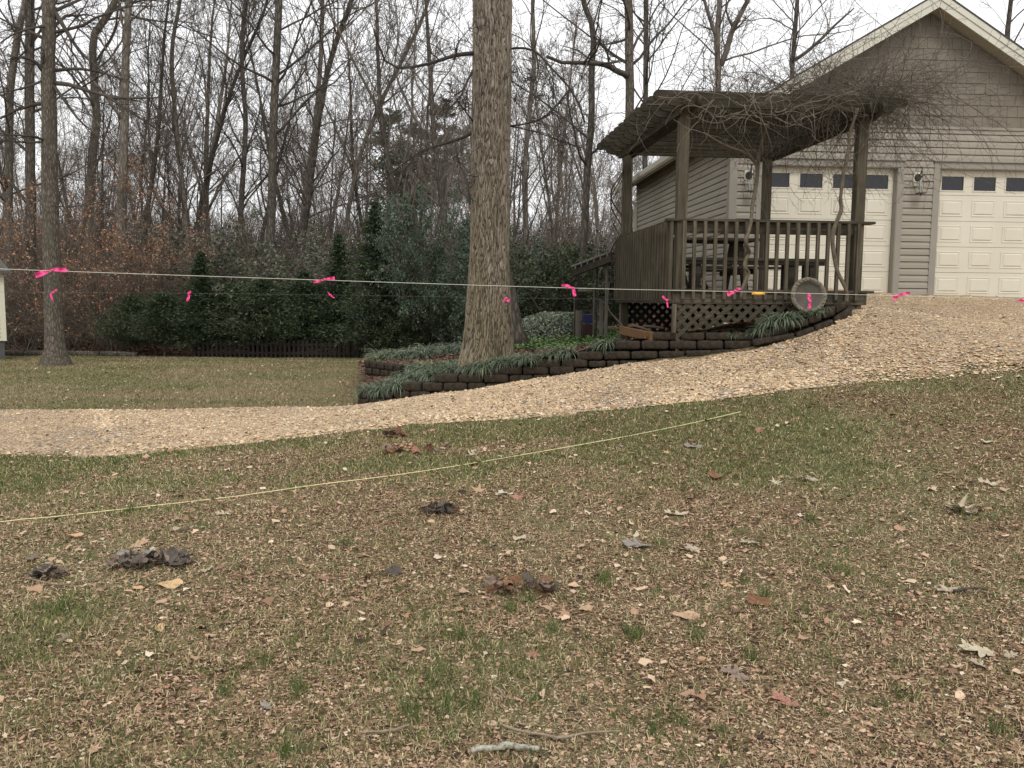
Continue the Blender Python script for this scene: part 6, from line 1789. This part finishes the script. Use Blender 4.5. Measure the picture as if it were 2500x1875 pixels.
leaf(1122, 1167, 34, 'round', 'cream', "cupped yellowish leaf below the rust red maple leaf", 1.2, 1.4)
leaf(1146, 1172, 28, 'oak', 'gbrown', "small curled leaf touching the cupped yellowish one", 1.0, 1.2)
leaf(2045, 1279, 60, 'oak', 'pale', "pale narrow leaf lying by a dark twig at the right", .7, .9, 1.5)
leaf(2135, 1047, 42, 'oak', 'cream', "cream leaf above the largest pale crumpled one", .7, .9)
leaf(2130, 957, 32, 'round', 'cream', "small cream leaf near the right edge of the green strip", .8, 1.2)
leaf(203, 1625, 52, 'maple', 'tan', "tan maple leaf at the bottom left corner of the lawn", .6, .9)
leaf(345, 1362, 42, 'round', 'yellow', "orange tan leaf below the left dark leaf heap", .8, 1.4, .1)
leaf(368, 1268, 62, 'round', 'yellow', "yellow tan leaf directly in front of the left dark leaf heap", .7, 1.2, 1.5)
leaf(300, 1274, 30, 'round', 'yellow', "small yellow tan leaf left of the larger one by the heap", .6, 1.0, 1.5)
leaf(297, 1181, 50, 'oak', 'tan', "tan leaf lying behind the left dark leaf heap", .5, .8)
leaf(449, 1233, 36, 'oak', 'pale', "pale tan leaf at the right end of the left heap", .6, .9)
leaf(329, 1195, 26, 'round', 'white', "small white crinkled leaf standing on the left dark heap", 1.2, 2.0, 0, 1.0)
leaf(575, 1530, 42, 'oak', 'grey', "grey oak leaf in the lower left of the lawn", .7, .9)
leaf(850, 1241, 50, 'round', 'dark', "dark bluish curled leaf alone in the middle left of the lawn", 1.8, 1.4, 1.5, .3)
leaf(482, 1112, 32, 'oak', 'cream', "cream leaf just below the yellow string on the left", .6, .9)
leaf(132, 1388, 42, 'oak', 'gbrown', "pinkish brown leaf at the left side below the heap", .5, .8)
leaf(398, 1150, 56, 'round', 'pale', "long curled pale leaf between the string and the left heap", 1.4, 1.0, 1.5, sx=.5)
leaf(1150, 1418, 48, 'maple', 'red', "dull red maple leaf in the lower middle of the lawn", .6, 1.0)
leaf(1675, 1045, 38, 'maple', 'cream', "cream star shaped leaf in the green strip at the right", .5, .8)
leaf(1752, 1040, 48, 'oak', 'pale', "long pale leaf right of the cream star shaped one", .8, .8, 1.5)
leaf(1020, 985, 40, 'oak', 'cream', "pale leaf at the string just below the leaf cluster", .8, .9)
leaf(1640, 934, 26, 'round', 'red', "red brown leaf on the green strip above the string end", .8, 1.0)
leaf(1500, 968, 44, 'oak', 'grey', "grey leaf on the green strip right of centre", .8, .9)
leaf(1440, 980, 24, 'maple', 'yellow', "little yellow tan leaf left of the grey one", .5, .8)
leaf(1128, 968, 34, 'oak', 'tan', "tan leaf in the strip right of the brown cluster", .6, .9)
leaf(1545, 1035, 50, 'round', 'brown', "dark brown curled leaf on the green strip", 1.6, 1.0, 1.5)
leaf(160, 1163, 54, 'round', 'yellow', "tan curled leaf left of the dark heap under the string", 1.2, 1.0, 1.4, sx=.5)
leaf(70, 1210, 48, 'oak', 'gbrown', "grey brown curled leaf near the left edge", 1.2, 1.2)
leaf(1265, 1320, 40, 'round', 'tan', "tan crumpled leaf right below the curled brown heap", .9, 1.3)
leaf(2180, 1420, 40, 'oak', 'pale', "pale leaf cut by the right edge of the photo", .6, .9)
leaf(1620, 1175, 44, 'oak', 'pale', "pale leaf half hidden in the brown litter at the right", .5, .8, 1.4)
def cluster(px, py, wpx, n, cols, label, name="leaf_heap", size=.060, hgt=.05):
    c = G(px * 1.1302, py * 1.1302); w = wpx * 1.1302 * c.y / FPX
    root = empty(name, c, 0, label=label, cat="leaf heap")
    for i in range(n):
        o = link_mesh("leaf", leaf_mesh(rp.choice(['oak', 'round', 'oak']), i * 7 + int(px), rp.uniform(.4, 1.3), rp.uniform(1.0, 2.4)), LC[rp.choice(cols)], root)
        o.location = (rp.uniform(-.5, .5) * w, rp.gauss(0, .2) * w * .5, .01 + rp.random() * hgt); s = size * rp.uniform(1.2, 2.4); o.scale = (s, s, s)
        o.rotation_euler = (rp.uniform(-.55, .55), rp.uniform(-.55, .55), rp.uniform(0, 6.28))
cluster(328, 1226, 170, 40, ['dark', 'gbrown', 'gbrown', 'grey'], "large heap of dark grey curled leaves on the left of the lawn", hgt=.06)
cluster(953, 1108, 80, 18, ['dark', 'dark', 'gbrown', 'brown'], "small dark leaf heap with an orange leaf, middle of the lawn")
cluster(1120, 1282, 150, 16, ['brown', 'gbrown', 'brown', 'dark'], "loose heap of curled brown leaves right of centre", size=.07)
cluster(118, 1250, 80, 9, ['dark', 'gbrown'], "small dark curled leaves beside the forked twig at the left")
cluster(900, 975, 130, 22, ['brown', 'gbrown', 'tan', 'red'], "scattered brown leaves gathered on the green strip by the drive", size=.07, hgt=.03)
cluster(850, 945, 50, 8, ['brown', 'dark'], "dark leaves at the edge of the gravel drive", size=.07, hgt=.05)
def stick(pts, r0, r1, mat, label):
    w = [G(a * 1.1302, b * 1.1302, .012 + r0) for a, b in pts]; b0_ = w[0].copy()
    p = resample([q - b0_ for q in w], 26); p[:, 2] += fbm(np.arange(26) * .5, np.zeros(26), int(pts[0][0]), 2) * r0 * .3; p[:, 1] += fbm(np.arange(26) * .45, np.zeros(26) + 3, int(pts[0][0]), 2) * r0 * .9
    o = MB().tube([tuple(v) for v in p], [r0, r0 * .95, r0 * 1.15, (r0 + r1) / 2, r1], 9).build("stick", mat, smooth=True); o.location = b0_; props(o, label, "stick")
BIRCH = Mat("lichen_pale_bark", .85, .2); _n = BIRCH.noise(BIRCH.coords((1, 1, 1)), 55, 5, .7)
BIRCH.color(BIRCH.ramp(_n, [(.35, (.10, .085, .06, 1)), (.5, (.34, .33, .26, 1)), (.75, (.54, .53, .45, 1))])); BIRCH.bump(_n, .5, .004); BIRCH = BIRCH.m
STK = simple("stick_bark", (.26, .21, .15, 1), .9, .35, 25, .15, .4)
stick([(1018, 1634), (1060, 1628), (1100, 1625), (1165, 1630)], .010, .0085, BIRCH, "thick whitish piece of branch at the bottom centre")
stick([(1085, 1574), (1110, 1585), (1175, 1597), (1215, 1603), (1270, 1592), (1340, 1588)], .0045, .003, STK, "long bent twig above the whitish branch")
stick([(882, 1576), (840, 1588), (775, 1592)], .0045, .003, STK, "short straight stick left of the long bent twig")
stick([(1068, 1492), (1082, 1503), (1084, 1520)], .004, .003, STK, "small crooked twig above the bent one")
stick([(55, 1255), (128, 1269), (180, 1260), (240, 1252)], .004, .0025, STK, "thin forked twig beside the left dark heap")
stick([(2060, 1284), (2110, 1278), (2135, 1283)], .007, .005, simple("dark_stick_bark", (.07, .055, .045, 1), .9, .3, 20), "dark stubby stick beside the pale narrow leaf at the right")
stick([(1400, 1800), (1470, 1790)], .003, .002, STK, "tiny twig at the bottom right of centre")
